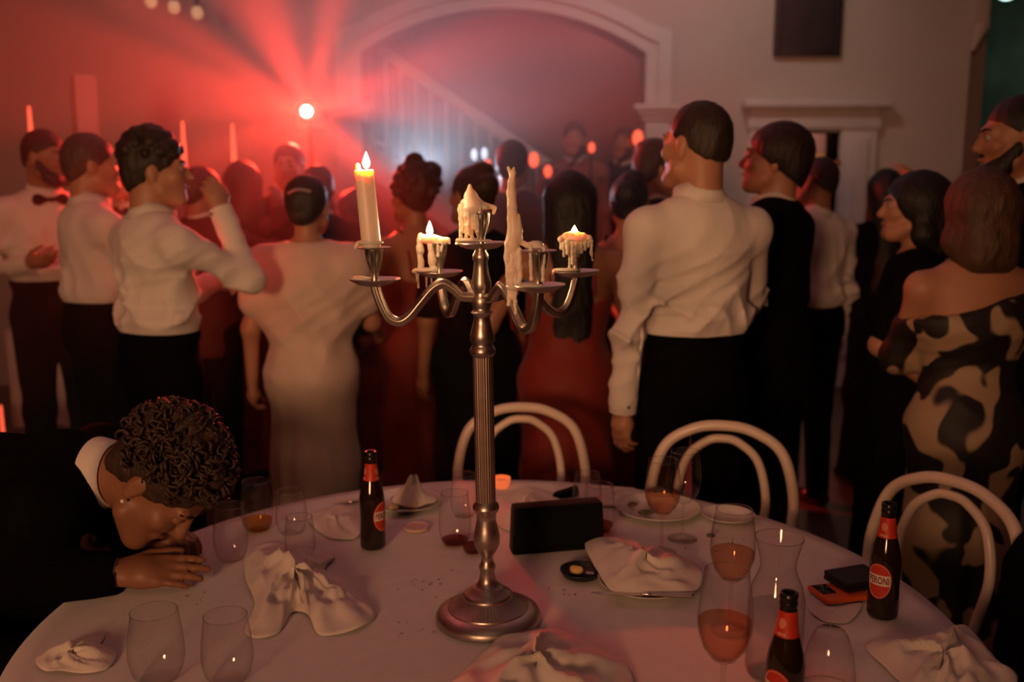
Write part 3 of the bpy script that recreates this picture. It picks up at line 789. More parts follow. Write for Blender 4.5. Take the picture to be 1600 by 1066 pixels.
F = Field(0.0012)
F.ell(q(732, 375), (20 * s, 16 * s, 3.6 * s), 0.004); F.ell(q(755, 376), (14 * s, 12 * s, 2.5 * s), 0.004); F.cap(q(716, 376), q(713, 381), 3.4 * s, 2.4 * s, 0.003); F.cap(q(722, 378), q(721, 384), 2.6 * s, 2.2 * s, 0.003)
F.obj('wax_pool', m_wax, t)
# tall wax stalagmite on the front arm
t, q, s = candle('B', 'unlit wax remains with a tall thin spike on the front arm of the candelabra', pans[1][3])
F = Field(0.0013); last = None
for x, y, r in ((803, 262, 1.6), (801.5, 270, 4.5), (799, 285, 6), (799, 302, 7), (800, 322, 7.5), (801, 342, 9), (803, 360, 10), (800, 382, 10.5), (799, 402, 11), (800, 422, 10), (801, 442, 11)):
    c = (q(x, y, 0.004 * math.sin(y * 0.13)), r * s * random.uniform(0.92, 1.08))
    if last: F.cap(last[0], c[0], last[1], c[1], 0.003)
    last = c
F.cap(q(794, 262), q(799, 274), 2.4 * s, 3.4 * s, 0.002)
F.cap(q(811, 336), q(810, 360), 1.6 * s, 6 * s, 0.004); F.cap(q(809, 360), q(812, 378), 6 * s, 5 * s, 0.004)
for x, y0, y1, r in ((793, 380, 440, 3), (800, 400, 445, 3.5), (806, 395, 445, 3.2), (812, 390, 440, 3.4)): wavy(F, None, q(x, y0, -0.008), q(x, y1, -0.008), r * s, r * s, 7, 0.0012)
F.obj('wax_spike', m_wax, t)
F = Field(0.0012)
F.cap(q(808, 376), q(826, 384), 5 * s, 4 * s, 0.005); F.ell(q(837, 382), (12 * s, 12 * s, 6 * s), 0.004); F.ell(q(838, 386), (17 * s, 14 * s, 3 * s), 0.004)
wavy(F, None, q(829, 386, -0.014), q(830, 436, -0.014), 3 * s, 2.6 * s, 9, 0.0006); wavy(F, None, q(850, 388, -0.010), q(848, 438, -0.010), 3 * s, 2.8 * s, 9, 0.0006)
F.obj('wax_cap', m_wax, t)
F = Field(0.0012)
F.ell(q(808, 448), (18 * s, 16 * s, 6 * s), 0.005); F.ell(q(830, 447, -0.01), (18 * s, 13 * s, 4 * s), 0.005)
wavy(F, None, q(796, 450), q(795, 476), 4 * s, 2.4 * s, 5); wavy(F, None, q(804, 452), q(806, 490), 4 * s, 1.8 * s, 6); wavy(F, None, q(800, 450), q(800, 464), 4 * s, 3 * s, 3)
F.obj('wax_pool', m_wax, t)
# small burning stub on the right arm
t, q, s = candle('D', 'short lit candle stub with many wax drips on the right arm of the candelabra', pans[3][3])
F = Field(0.0012)
F.ell(q(898, 373), (22 * s, 18 * s, 7 * s), 0.004)
for x, y, r in ((877, 374, 6), (884, 369, 6), (892, 368, 7), (902, 367, 6), (911, 369, 6), (920, 372, 5.5), (924, 377, 3.5)): F.ell(q(x, y, -0.006), (r * s, r * s * 1.2, r * s * 0.9), 0.004)
F.obj('wax_cap', m_wax, t)
F = Field(0.0011)
for x, y1, r, dy in ((877, 388, 3, 0), (881, 400, 2.6, -.01), (887, 396, 3.2, -.014), (890, 418, 3, -.012), (895, 412, 3.2, -.016), (899, 419, 3.2, -.016), (903, 400, 2.6, -.014), (908, 394, 3, -.012), (914, 390, 2.8, -.01), (919, 385, 2.2, -.004), (923, 398, 2, 0), (925, 407, 1.5, 0)):
    wavy(F, None, q(x, 374, dy), q(x + 0.4, y1, dy), r * s, r * s * 0.72, 7, 0.0008)
F.obj('wax_drip', m_wax, t)
F = Field(0.0012)
F.ell(q(873, 422), (10 * s, 8 * s, 3 * s), 0.004); F.ell(q(890, 422, -0.01), (18 * s, 13 * s, 3 * s), 0.004); F.cap(q(866, 424), q(864, 428), 2 * s, 1.6 * s, 0.002)
F.obj('wax_pool', m_wax, t)
flame(t, q, 897.5, 352, 368, pans[3][3], 5.0, CP * 0.7)
# ------------------------------------------------------------------ things on the table
m_glass = thin_glass('clear_glass', (0.975, 0.97, 0.96), (0.58, 0.55, 0.52), 1.3)
m_rose = thin_glass('rose_wine', (0.93, 0.68, 0.50), (0.66, 0.36, 0.22), 0.9)
m_water = thin_glass('water', (0.93, 0.95, 0.95), (0.72, 0.78, 0.80), 0.6)
m_amberd = thin_glass('yellow_drink', (0.85, 0.65, 0.30), (0.6, 0.4, 0.15), 0.6)
m_red_drink_glow = thin_glass('red_drink_and_glow', (0.65, 0.15, 0.08), (0.4, 0.05, 0.03), 0.6)  # red drink, and the red light caught in two other glasses
m_porc = mat('porcelain', (0.80, 0.75, 0.70), 0.25, var=0.02, coat=0.3)
m_steel = mat('cutlery_steel', (0.60, 0.54, 0.48), 0.22, 1.0, var=0.08)

def rim(r, z, t=0.0009): return MB().tube([(r * math.cos(a), r * math.sin(a), z) for a in [2 * math.pi * k / 40 for k in range(40)]], t, 6, closed=True)
def glass(kind, label, px, yb, yt, wpx, liquid=None, fill=0.3, group=None, dz=0.0):
    b = on(px, yb, TZ + dz); h = at(px, yt, b.y + 0.0).z - b.z; w = wpx / 2.0 / pxm(b.y, TZ + h * 0.7)
    if kind == 'wine':
        P = [(0.86, 0.0), (0.86, 0.008), (0.45, 0.018), (0.14, 0.04), (0.085, 0.08), (0.08, 0.36), (0.13, 0.40), (0.45, 0.435), (0.78, 0.51), (0.96, 0.61), (1.0, 0.70), (0.95, 0.82), (0.84, 0.94), (0.79, 1.0)]; nm, cat = 'wine_glass', 'wine glass'; bowl = 7
    elif kind == 'carafe':
        P = [(0.80, 0.0), (0.94, 0.012), (1.0, 0.05), (1.0, 0.45), (0.98, 0.56), (0.86, 0.66), (0.68, 0.74), (0.61, 0.79), (0.63, 0.84), (0.74, 0.93), (0.84, 1.0)]; nm, cat = 'carafe', 'carafe'; bowl = 0
    elif kind == 'inverted':
        P = [(1.0, 0.0), (0.97, 0.3), (0.85, 0.65), (0.62, 0.92), (0.50, 0.99), (0.0, 1.0)]; nm, cat = 'tumbler', 'glass'; bowl = 0
    else:
        P = [(0.55, 0.0), (0.70, 0.015), (0.88, 0.12), (1.0, 0.32), (1.0, 0.46), (0.94, 0.70), (0.86, 0.92), (0.83, 1.0)]; nm, cat = 'stemless_glass', 'glass'; bowl = 0
    t = thing(nm, label, cat, b, group=group)
    Q = [(r * w, z * h) for r, z in P]
    if kind == 'wine':
        MB().lathe(Q[:7], 32, cap0=True).obj('foot_and_stem', m_glass, t, sharp=None)
        MB().lathe(Q[6:], 40).obj('bowl', m_glass, t, sharp=None)
    else:
        MB().lathe(Q, 40, cap0=(kind != 'inverted')).obj('body', m_glass, t, sharp=None)
    if kind != 'inverted': rim(Q[-1][0], Q[-1][1]).obj('rim', thin_glass('glass_rim', (0.88, 0.85, 0.8), (0.5, 0.47, 0.44), 2.5), t)
    else: rim(Q[0][0], 0.001).obj('rim', thin_glass('glass_rim'), t)
    if liquid is not None:
        zs = [z for r, z in Q]; zf = fill * h
        L = [(0, Q[bowl][1] + 0.002)]
        for i in range(bowl, len(Q)):
            if Q[i][1] < zf: L.append((Q[i][0] * 0.955, Q[i][1] + 0.002))
            else:
                (r0, z0), (r1, z1) = Q[i - 1], Q[i]; k = (zf - z0) / (z1 - z0); L.append(((r0 + (r1 - r0) * k) * 0.965, zf)); break
        L.append((0, zf - 0.0005))
        MB().lathe(L, 36).obj('glass_fill', liquid, t, sharp=60)
    return t
WG = 'wine glasses on the right of the table'; SG = 'stemless glasses on the table'
glass('wine', 'wine glass of rose in front of the dinner plate, left of the empty one', 1033, 864, 719, 57, m_rose, 0.66, WG)
glass('wine', 'empty wine glass standing at the back of the dinner plate', 1066, 842, 705, 54, None, 0, WG)
glass('wine', 'wine glass of rose standing directly left of the carafe neck', 1140, 985, 796, 71, m_rose, 0.66, WG)
glass('wine', 'wine glass of rose nearest the camera, by the front beer bottle', 1127, 1130, 892, 87, m_rose, 0.68, WG)
glass('carafe', 'glass water carafe behind the front beer bottle', 1208, 1052, 840, 89, m_water, 0.50)
glass('inverted', 'upside-down clear tumbler right of the front beer bottle', 1293, 1078, 984, 84)
glass('stemless', 'empty stemless glass next to the sleeping man\'s hand', 362, 874, 790, 53, group=SG)
glass('stemless', 'stemless glass with a yellow remainder behind the glass by the hand', 403, 828, 752, 50, m_amberd, 0.22, SG)
glass('stemless', 'empty stemless glass against the skirt of the pale gown', 456, 832, 767, 49, group=SG)
glass('stemless', 'empty stemless glass standing right behind the big crumpled napkin', 470, 872, 808, 48, group=SG)
glass('stemless', 'large empty stemless glass at the bottom edge below the crumpled napkin', 357, 1062, 962, 80, group=SG)
glass('stemless', 'large empty stemless glass at the bottom edge beside the small napkin', 247, 1060, 955, 86, group=SG)
glass('stemless', 'stemless glass glowing red just left of the candelabra stem', 711, 850, 770, 51, m_red_drink_glow, 0.10, SG)  # refracted red beam painted as a tinted fill
glass('stemless', 'stemless glass behind the red glowing one, left of the column', 725, 806, 741, 42, group=SG)
glass('stemless', 'tiny glass with a painted red reflection at the left of the lower candelabra stem', 739, 864, 838, 32, m_red_drink_glow, 0.5, SG)  # the red reflection in it is painted as a tinted fill
glass('stemless', 'stemless glass behind the black clutch, the farther of the two', 917, 800, 740, 46, group=SG)
glass('stemless', 'stemless glass with a red remainder at the right end of the clutch', 936, 829, 758, 50, m_red_drink_glow, 0.15, SG)

# bottles
def text_mesh(txt, w):
    c = bpy.data.curves.new('lettering', 'FONT'); c.body = txt; c.align_x = 'CENTER'; c.align_y = 'CENTER'; c.resolution_u = 3; c.offset = 0.02
    o = bpy.data.objects.new('lettering', c); COL.objects.link(o)
    dg = bpy.context.evaluated_depsgraph_get(); me = bpy.data.meshes.new_from_object(o.evaluated_get(dg))
    bpy.data.objects.remove(o)
    bm = bmesh.new(); bm.from_mesh(me); bmesh.ops.triangulate(bm, faces=bm.faces); bmesh.ops.subdivide_edges(bm, edges=[e for e in bm.edges if e.calc_length() > 0.15], cuts=2)
    bmesh.ops.triangulate(bm, faces=bm.faces); bm.to_mesh(me); bm.free()
    xs = [v.co.x for v in me.vertices]; ys = [v.co.y for v in me.vertices]
    sx = (max(xs) - min(xs)); cx_, cy_ = (max(xs) + min(xs)) / 2, (max(ys) + min(ys)) / 2; sy = max(ys) - min(ys)
    return [((v.co.x - cx_) / sx, (v.co.y - cy_) / sy) for v in me.vertices], [tuple(p.vertices) for p in me.polygons]
PT = text_mesh('PERONI', 1)
BOT = [(0.0, 0.002), (0.024, 0.0), (0.0285, 0.003), (0.0302, 0.010), (0.0302, 0.030), (0.0290, 0.060), (0.0288, 0.085), (0.0300, 0.110), (0.0296, 0.124), (0.0265, 0.141), (0.0215, 0.158), (0.0172, 0.175), (0.0148, 0.192), (0.0136, 0.208), (0.0132, 0.214)]
LIP = [(0.0130, 0.212), (0.0142, 0.216), (0.0142, 0.221), (0.0132, 0.223), (0.0143, 0.226), (0.0143, 0.2345), (0.0125, 0.236), (0.0095, 0.235), (0.009, 0.220)]
def rad(z):
    for (r0, z0), (r1, z1) in zip(BOT[1:-1], BOT[2:]):
        if z0 <= z <= z1 and z1 > z0: return r0 + (r1 - r0) * (z - z0) / (z1 - z0)
    return BOT[-1][0]
m_bottle = mat('brown_bottle_glass', (0.020, 0.010, 0.004), 0.08, var=0.1, spec=0.6)
m_lab = mat('label_red', (0.62, 0.045, 0.02), 0.45, var=0.05, vscale=60); m_cream = mat('label_cream', (0.86, 0.74, 0.60), 0.5, var=0.03); m_dkred = mat('label_dark_red', (0.24, 0.02, 0.012), 0.5, var=0.03)
def wrap(pts, ang, zc, da, hz_, off): 
    out = []
    for u, v in pts:
        z = zc + v * hz_; r = rad(z) + off; a = ang + u * da
        out.append((r * math.cos(a), r * math.sin(a), z))
    return out
def grid(f, nu, nv, u0, u1, v0, v1):
    P = [(u0 + (u1 - u0) * i / nu, v0 + (v1 - v0) * j / nv) for j in range(nv + 1) for i in range(nu + 1)]
    Fc = [(j * (nu + 1) + i, j * (nu + 1) + i + 1, (j + 1) * (nu + 1) + i + 1, (j + 1) * (nu + 1) + i) for j in range(nv) for i in range(nu)]
    return [f(u, v) for u, v in P], Fc
def disc(s=1.0):
    return grid(lambda u, v: (u * math.sqrt(1 - v * v / 2) * s, v * math.sqrt(1 - u * u / 2) * s), 16, 16, -1, 1, -1, 1)
def bottle(label, px, py, ang, lean=0.0):
    b = on(px, py, TZ)
    t = thing('beer_bottle', label, 'bottle', b, group='brown beer bottles')
    a = R(ang)
    MB().lathe(BOT, 48).obj('body', m_bottle, t, sharp=None)
    MB().lathe(LIP, 32).obj('mouth', mat('bottle_mouth', (0.012, 0.010, 0.010), 0.25, var=0.1), t, sharp=60)
    nl = MB().lathe([(rad(z) + 0.0006, z) for z in (0.168, 0.176, 0.184, 0.192, 0.200, 0.208)], 40).obj('neck_label', m_lab, t, sharp=None)
    v, f_ = disc(); lb = MB().add(wrap(v, a, 0.082, 0.86, 0.036, 0.0007), f_).obj('body_label', m_lab, t, sharp=None)
    ringp = [(math.cos(q) * 0.93, math.sin(q) * 0.93) for q in [2 * math.pi * k / 48 for k in range(48)]]
    MB().tube(wrap(ringp, a, 0.082, 0.86, 0.036, 0.001), 0.00035, 5, closed=True).obj('label_border', m_cream, lb)
    v, f_ = grid(lambda u, w: (u, w), 20, 2, -0.88, 0.88, -0.30, 0.30); MB().add(wrap(v, a, 0.084, 0.86, 0.036, 0.0011), f_).obj('label_banner', m_cream, lb, sharp=None)
    MB().add(wrap([(x * 1.58, y * 0.42) for x, y in PT[0]], a, 0.084, 0.86, 0.036, 0.0015), PT[1]).obj('label_lettering', m_dkred, lb, smooth=False)
    for k in range(3):                                   # print around the neck
        ak = a + k * 2 * math.pi / 3
        MB().add(wrap([(x * 0.9, y * 0.16) for x, y in PT[0]], ak, 0.173, 0.8, 0.02, 0.0011), PT[1]).obj('neck_lettering', m_cream, nl, smooth=False)
        v, f_ = disc(0.9); MB().add(wrap(v, ak, 0.190, 0.42, 0.009, 0.0010), f_).obj('neck_emblem', mat('label_pink', (0.80, 0.28, 0.18), 0.5, var=0.1), nl, sharp=None)
    return t
bottle('brown beer bottle with red neck label, left of the candelabra', 583, 855, -28)
bottle('brown beer bottle with its red oval label facing us, beside the orange phone', 1378, 962, -134)
bottle('brown beer bottle cut off by the bottom edge in front of the carafe', 1222, 1146, -135)

# plates
def plate(label, px, py, r, group='white plates'):
    b = on(px, py, TZ)
    o = MB().lathe([(0, 0.004), (r * 0.55, 0.004), (r * 0.66, 0.006), (r * 0.75, 0.011), (r * 0.98, 0.0165), (r, 0.0175), (r * 0.985, 0.0145), (r * 0.75, 0.008), (r * 0.6, 0.001), (0, 0.001)], 56).obj('plate', m_porc, loc=b, sharp=None)
    tag(o, label, 'plate', group); return b
pa_ = plate('white dinner plate under the two wine glasses by the second chair', 1028, 800, 0.112)
pb_ = plate('white dinner plate with leftovers behind the left beer bottle', 634, 789, 0.100)
pc_ = plate('white side plate half under the napkin and knife', 1008, 915, 0.102)
pd_ = plate('white bread plate at the table edge right of the dinner plate', 1137, 812, 0.068)
def food(label, px, py, r, m, z=0.02, n=4, name='food_scrap'):
    b = on(px, py, TZ + 0.012); F = Field(max(0.0018, min(r) * 0.16))
    for i in range(n): F.ell((random.uniform(-.5, .5) * r[0], random.uniform(-.5, .5) * r[1], r[2] * 0.6), (r[0] * random.uniform(.5, .8), r[1] * random.uniform(.5, .8), r[2] * random.uniform(.6, 1)), r[2] * 0.5)
    o = F.obj(name, m, loc=b); tag(o, label, 'food', 'leftover food'); return o
m_pot = mat('potato', (0.75, 0.55, 0.25), 0.6, var=0.15, vscale=60); m_herb = mat('greens', (0.10, 0.09, 0.03), 0.6, var=0.4, vscale=80); m_meat = mat('dark_scrap', (0.12, 0.05, 0.03), 0.6, var=0.3, vscale=80)
food('pale yellow potato piece on the left plate', 644, 793, (0.020, 0.014, 0.012), m_pot)
food('small yellow potato piece beside the bottle on the left plate', 615, 796, (0.014, 0.010, 0.008), m_pot)
food('dark leftover heap on the left plate in front of the standing napkin', 620, 782, (0.020, 0.010, 0.008), m_meat)
food('dark green leftovers behind the rose glass on the dinner plate', 1010, 803, (0.024, 0.014, 0.007), m_herb)
food('brown leftover bit at the left rim of the dinner plate', 988, 790, (0.012, 0.009, 0.006), m_meat)
food('dark crumbly bit on the cloth below the bread plate', 1112, 838, (0.014, 0.010, 0.005), m_herb)
c = on(651, 827, TZ)
t = thing('round_coaster', 'round pinkish coaster on the cloth below the left plate', 'coaster', c)
MB().lathe([(0, 0.001), (0.031, 0.001), (0.033, 0.004), (0.031, 0.007), (0, 0.006)], 36).obj('disc', mat('coaster_pink', (0.75, 0.50, 0.44), 0.7, var=0.08, vscale=40), t)
MB().tube([(0.030 * math.cos(a), 0.030 * math.sin(a), 0.007) for a in [2 * math.pi * k / 36 for k in range(36)]], 0.002, 6, closed=True).obj('edge', mat('coaster_pink'  , (0, 0, 0)), t)
# butter dish
c = on(908, 901, TZ)
t = thing('butter_dish', 'small round black butter dish right of the candelabra', 'dish', c)
MB().lathe([(0, 0.002), (0.030, 0.002), (0.040, 0.008), (0.0455, 0.017), (0.047, 0.018), (0.0465, 0.015), (0.040, 0.004), (0.028, 0.0), (0, 0)], 40).obj('bowl', mat('black_ceramic', (0.015, 0.014, 0.014), 0.3, var=0.1), t, sharp=None)
F = Field(0.0018); F.ell((0, 0, 0.011), (0.014, 0.013, 0.010), 0.004); F.ell((-0.006, 0.006, 0.013), (0.009, 0.008, 0.007), 0.004); F.ell((0.008, -0.003, 0.014), (0.007, 0.008, 0.006), 0.004)
o = F.obj('butter', mat('butter', (0.85, 0.56, 0.20), 0.5, var=0.08, vscale=50, sss=0.2), loc=c + Vector((-0.010, 0.004, 0.0015))); tag(o, 'yellow knob of butter in the black dish', 'butter')
F = Field(0.0016); F.cap((0, 0, 0), (0.012, -0.006, 0.002), 0.004, 0.003, 0.002); F.cap((0.012, -0.006, 0.002), (0.018, 0.002, 0.001), 0.003, 0.002, 0.002)
o = F.obj('wrapper_scrap', mat('foil', (0.5, 0.48, 0.45), 0.35, 0.8, var=0.1), loc=c + Vector((0.013, -0.003, 0.009))); tag(o, 'small silvery wrapper scrap beside the butter', 'wrapper')

def knife(label, pa, pb, z):
    a = on(*pa, z); b_ = on(*pb, z); L = (b_ - a).length; ang = math.atan2(b_.y - a.y, b_.x - a.x)
    t = thing('table_knife', label, 'knife', a, (0, 0, ang), 'table knives')
    F = Field(0.0018); F.cap((L * 0.55, 0, 0.004), (L * 0.97, 0, 0.004), 0.0042, 0.0060, 0.002); F.cap((L * 0.5, 0, 0.004), (L * 0.56, 0, 0.004), 0.0032, 0.0042, 0.002)
    F.obj('handle', m_steel, t)
    P = [(0.0, 0.0), (0.02, -0.006), (0.07, -0.009), (L * 0.5, -0.008), (L * 0.53, -0.003), (L * 0.53, 0.003), (0.05, 0.006), (0.01, 0.004)]
    b2 = MB(); n = len(P); b2.add([(x, y, 0.0032) for x, y in P] + [(x, y, 0.0048) for x, y in P], [tuple(range(n - 1, -1, -1)), tuple(range(n, 2 * n))] + [(i, (i + 1) % n, (i + 1) % n + n, i + n) for i in range(n)])
    b2.obj('blade', m_steel, t, smooth=False)
knife('table knife lying across the side plate below the napkin', (922, 929), (1086, 934), TZ + 0.017)
knife('table knife on the cloth left of the left beer bottle', (520, 790), (572, 784), TZ + 0.002)

# clutch bag
c = on(874, 864, TZ)
t = thing('clutch_bag', 'black velvet clutch bag standing right of the candelabra', 'bag', c, (0, 0, R(12)))
t.scale = (1.14, 1.1, 1.08)
m_vel = mat('black_velvet', (0.0065, 0.006, 0.006), 0.95, var=0.2, vscale=60, bump=0.2, bscale=400, sheen=0.1, spec=0.05)
bg_ = MB().box(-0.099, 0.099, 0.0, 0.042, 0.0, 0.106, 0.009)
bg_.v = [(x * (1.0 - 0.05 * z / 0.1), y + 0.010 * math.sin(z / 0.106 * 3.14) * (-1 if y < 0.02 else 1) * (1 - (x / 0.1) ** 2) + 0.05 * z, z + 0.05 * x * z) for x, y, z in bg_.v]
bg_.obj('body', m_vel, t)
fl_ = MB().box(-0.0965, 0.0965, -0.006, 0.0, 0.045, 0.1075, 0.0028)
fl_.v = [(x * (1.0 - 0.05 * z / 0.1), y + 0.05 * z - 0.004 * math.sin(z / 0.106 * 3.14) * (1 - (x / 0.1) ** 2), z + 0.05 * x * z) for x, y, z in fl_.v]
fl_.obj('flap', m_vel, t)
c = on(884, 777, TZ)
t = thing('small_pouch', 'small black pouch on the cloth behind the clutch bag', 'pouch', c, (0, 0, R(20)))
F = Field(0.003); F.cap((-0.03, 0, 0.008), (0.03, 0, 0.008), 0.009, 0.009, 0.01); F.cap((0.0, 0, 0.01), (0.028, 0, 0.026), 0.008, 0.006, 0.02); F.cap((-0.02, 0.012, 0.008), (0.03, 0.012, 0.012), 0.008, 0.008, 0.01)
F.obj('body', m_vel, t); MB().tube([(-0.03, -0.006, 0.014), (0.0, -0.008, 0.020), (0.028, -0.005, 0.031)], 0.0015, 6).obj('zip', m_black, t)

# phone and wallet
ph = on(1328, 930, TZ)
t = thing('phone', 'phone in a bright orange case lying face down by the beer bottle', 'phone', ph + Vector((0, 0, 0.003)), (0, 0, R(14)))
MB().box(-0.078, 0.078, -0.039, 0.039, 0, 0.011, 0.0048).obj('case', mat('orange_silicone', (0.85, 0.13, 0.02), 0.5, var=0.04), t)
cb_ = MB().box(-0.072, -0.040, -0.012, 0.032, 0.011, 0.0125, 0.0006).obj('camera_bump', mat('phone_glass', (0.02, 0.02, 0.022), 0.15, var=0.1), t)
for (x, y) in ((-0.063, 0.0), (-0.063, 0.021), (-0.049, 0.010)):
    MB().lathe([(0.0065, 0.0125), (0.0065, 0.0145), (0.0045, 0.0145), (0.004, 0.0130), (0, 0.0130)], 18, (x, y, 0)).obj('lens', mat('lens_ring', (0.08, 0.08, 0.09), 0.2, 0.8), cb_)
t = thing('wallet', 'black leather wallet lying on the orange phone', 'wallet', ph + Vector((0.020, 0.026, 0.0160)), (0, 0, R(20)))
m_lea = mat('black_leather', (0.010, 0.009, 0.009), 0.55, var=0.2, bump=0.15, bscale=200)
MB().box(-0.052, 0.052, -0.040, 0.040, 0, 0.010, 0.003).obj('lower_fold', m_lea, t); MB().box(-0.052, 0.052, -0.040, 0.040, 0.0105, 0.021, 0.004).obj('upper_fold', m_lea, t)

# red votive at the far rim
c = on(783, 761, TZ)
t = thing('votive_light', 'small glowing orange-red votive at the far rim behind the column', 'votive', c)
MB().lathe([(0.020, 0), (0.026, 0.012), (0.027, 0.028), (0.025, 0.028), (0.023, 0.012), (0, 0.004)], 28, cap0=True).obj('holder', mat('orange_glass', (0.8, 0.2, 0.06), 0.3, emit=(1.0, 0.20, 0.06), estr=0.55), t)
MB().lathe([(0, 0.018), (0.021, 0.018), (0.021, 0.006)], 20).obj('tealight', m_wax, t)

# napkins: crumpled cloths, each a folded sheet with its own outline
def napkin(label, out, ctr, peak, seed, base=0.0, ridges=5, lift=0.006, skew=(0, 0), kind='napkin', m=None):
    rg = random.Random(seed); z0 = TZ + base + 0.003
    c = on(*ctr, z0); B = [on(x, y, z0) for x, y in out]
    B = spline([(p.x, p.y, 0) for p in B], 6, closed=True)
    nt = len(B); nr = 22; v = []; f = []
    ph_ = [rg.uniform(0, 6.28) for _ in range(12)]
    for i in range(nr + 1):
        r = i / nr
        for k in range(nt):
            th = 2 * math.pi * k / nt
            p = Vector((c.x, c.y, 0)).lerp(B[k], r)
            env = (1 - r) ** 1.15 * (0.55 + 0.45 * r)
            tw = th + 1.4 * r * math.sin(ph_[0] + th)
            rid = 1 - abs(math.sin(ridges * tw / 2 + ph_[1])) ** 0.7
            rid2 = 1 - abs(math.sin((ridges * 2 + 1) * tw / 2 + ph_[2] + 3 * r)) ** 0.8
            cx_, cy_ = (p.x - c.x) * 38, (p.y - c.y) * 38
            n1 = math.sin(cx_ * 1.3 + 1.7 * math.sin(cy_ * 0.9 + ph_[3]) + ph_[4]) * math.sin(cy_ * 1.1 + 1.5 * math.sin(cx_ * 0.8 + ph_[5]))
            n2 = 1 - abs(math.sin(cx_ * 0.9 - cy_ * 0.7 + 1.3 * math.sin(cy_ + ph_[6]) + ph_[7]))
            z = peak * (1 - r ** 1.6) * (0.45 + 0.55 * rid) + peak * 0.30 * r * (1 - r) * 4 * rid2 * 0.6 + peak * 0.16 * n1 * (1 - 0.6 * r) + peak * 0.25 * n2 * (1 - r * r)
            z += lift * (r ** 3) * (0.5 + 0.5 * math.sin(3 * th + ph_[8])) * (0.6 + 0.4 * math.sin(7 * th + ph_[9]))
            z = max(z, 0.0005 + 0.0006 * math.sin(9 * th))
            p.x += skew[0] * z + 0.004 * n1 * (1 - r); p.y += skew[1] * z + 0.004 * math.sin(cx_ + ph_[10]) * (1 - r)
            v.append((p.x - c.x, p.y - c.y, z))
    for i in range(nr):
        for k in range(nt):
            l = (k + 1) % nt
            f.append((i * nt + k, (i + 1) * nt + k, (i + 1) * nt + l, i * nt + l))
    nv = len(v); v += [(x, y, max(z - 0.0012, -0.0018)) for x, y, z in v]
    f += [tuple(i + nv for i in q_[::-1]) for q_ in f]
    e0 = nr * nt; f += [(e0 + k, e0 + k + nv, e0 + (k + 1) % nt + nv, e0 + (k + 1) % nt) for k in range(nt)]
    b2 = MB(); b2.add(v, f); me = b2.mesh('napkin', True, None)
    bm = bmesh.new(); bm.from_mesh(me); bmesh.ops.remove_doubles(bm, verts=bm.verts, dist=0.0002); bm.to_mesh(me); bm.free()
    o = link('napkin', me, None, m or m_nap, (c.x, c.y, z0)); tag(o, label, 'napkin', 'white linen napkins'); return o
napkin('big crumpled white napkin between the sleeping man and the candelabra', [(384, 908), (384, 868), (402, 852), (442, 850), (480, 858), (522, 870), (508, 892), (545, 908), (572, 940), (586, 964), (556, 986), (500, 992), (482, 964), (456, 958), (432, 992), (384, 992), (398, 945)], (462, 925), 0.055, 3, ridges=5)
napkin('crumpled white napkin in front of the candelabra base at the bottom edge', [(690, 1080), (735, 1040), (780, 1000), (836, 982), (882, 988), (934, 1014), (990, 1054), (975, 1120), (900, 1150), (780, 1150), (690, 1125)], (838, 1062), 0.050, 11, ridges=4)
napkin('crumpled white napkin at the right bottom corner by the table edge', [(1352, 1010), (1400, 1000), (1462, 995), (1500, 982), (1524, 992), (1556, 1030), (1590, 1062), (1560, 1110), (1500, 1140), (1440, 1120), (1404, 1066)], (1476, 1050), 0.050, 21, ridges=5)
napkin('folded white napkin heaped on the side plate', [(914, 850), (950, 842), (985, 848), (1012, 858), (1062, 868), (1096, 892), (1086, 924), (1020, 928), (962, 926), (940, 905)], (1008, 894), 0.042, 33, base=0.016, ridges=3)
napkin('small crumpled napkin at the bottom left, in front of the black sleeve', [(56, 1030), (75, 1020), (115, 1006), (148, 992), (164, 994), (157, 1010), (182, 1022), (162, 1048), (100, 1052), (64, 1046)], (118, 1030), 0.026, 41, ridges=4)
napkin('white napkin standing to a point on the left plate', [(612, 782), (630, 770), (650, 764), (672, 770), (684, 782), (664, 790), (636, 792)], (648, 780), 0.062, 52, base=0.016, ridges=3)
napkin('white napkin lying behind the black clutch', [(768, 806), (782, 776), (826, 764), (868, 776), (884, 802), (840, 826), (795, 830)], (822, 797), 0.022, 61, ridges=4)
napkin('white napkin at the far rim right of the clutch', [(928, 778), (946, 762), (992, 764), (1000, 780), (965, 792), (938, 790)], (962, 777), 0.014, 71, ridges=3)
napkin('flat white napkin left of the left beer bottle', [(482, 806), (520, 792), (560, 795), (562, 838), (520, 842), (492, 826)], (524, 816), 0.016, 81, ridges=3)
napkin('thin folded napkin under the orange phone', [(1262, 945), (1300, 950), (1345, 942), (1338, 962), (1318, 974), (1280, 968)], (1304, 957), 0.004, 91, ridges=2, lift=0.003)
# crumbs
cr = MB()
for i in range(70):
    px, py = random.choice([(660, 912), (650, 985), (870, 925), (320, 935), (1120, 850), (760, 1000)])
    p = on(px + random.gauss(0, 22), py + random.gauss(0, 8), TZ + 0.0015); s = random.uniform(0.0006, 0.0016)
    cr.sphere(p, (s * 1.6, s, s), 6, 4)
o = cr.obj('crumbs', mat('crumbs', (0.20, 0.12, 0.06), 0.9, var=0.3)); tag(o, 'dark crumbs scattered over the white tablecloth', 'crumbs', kind='stuff')
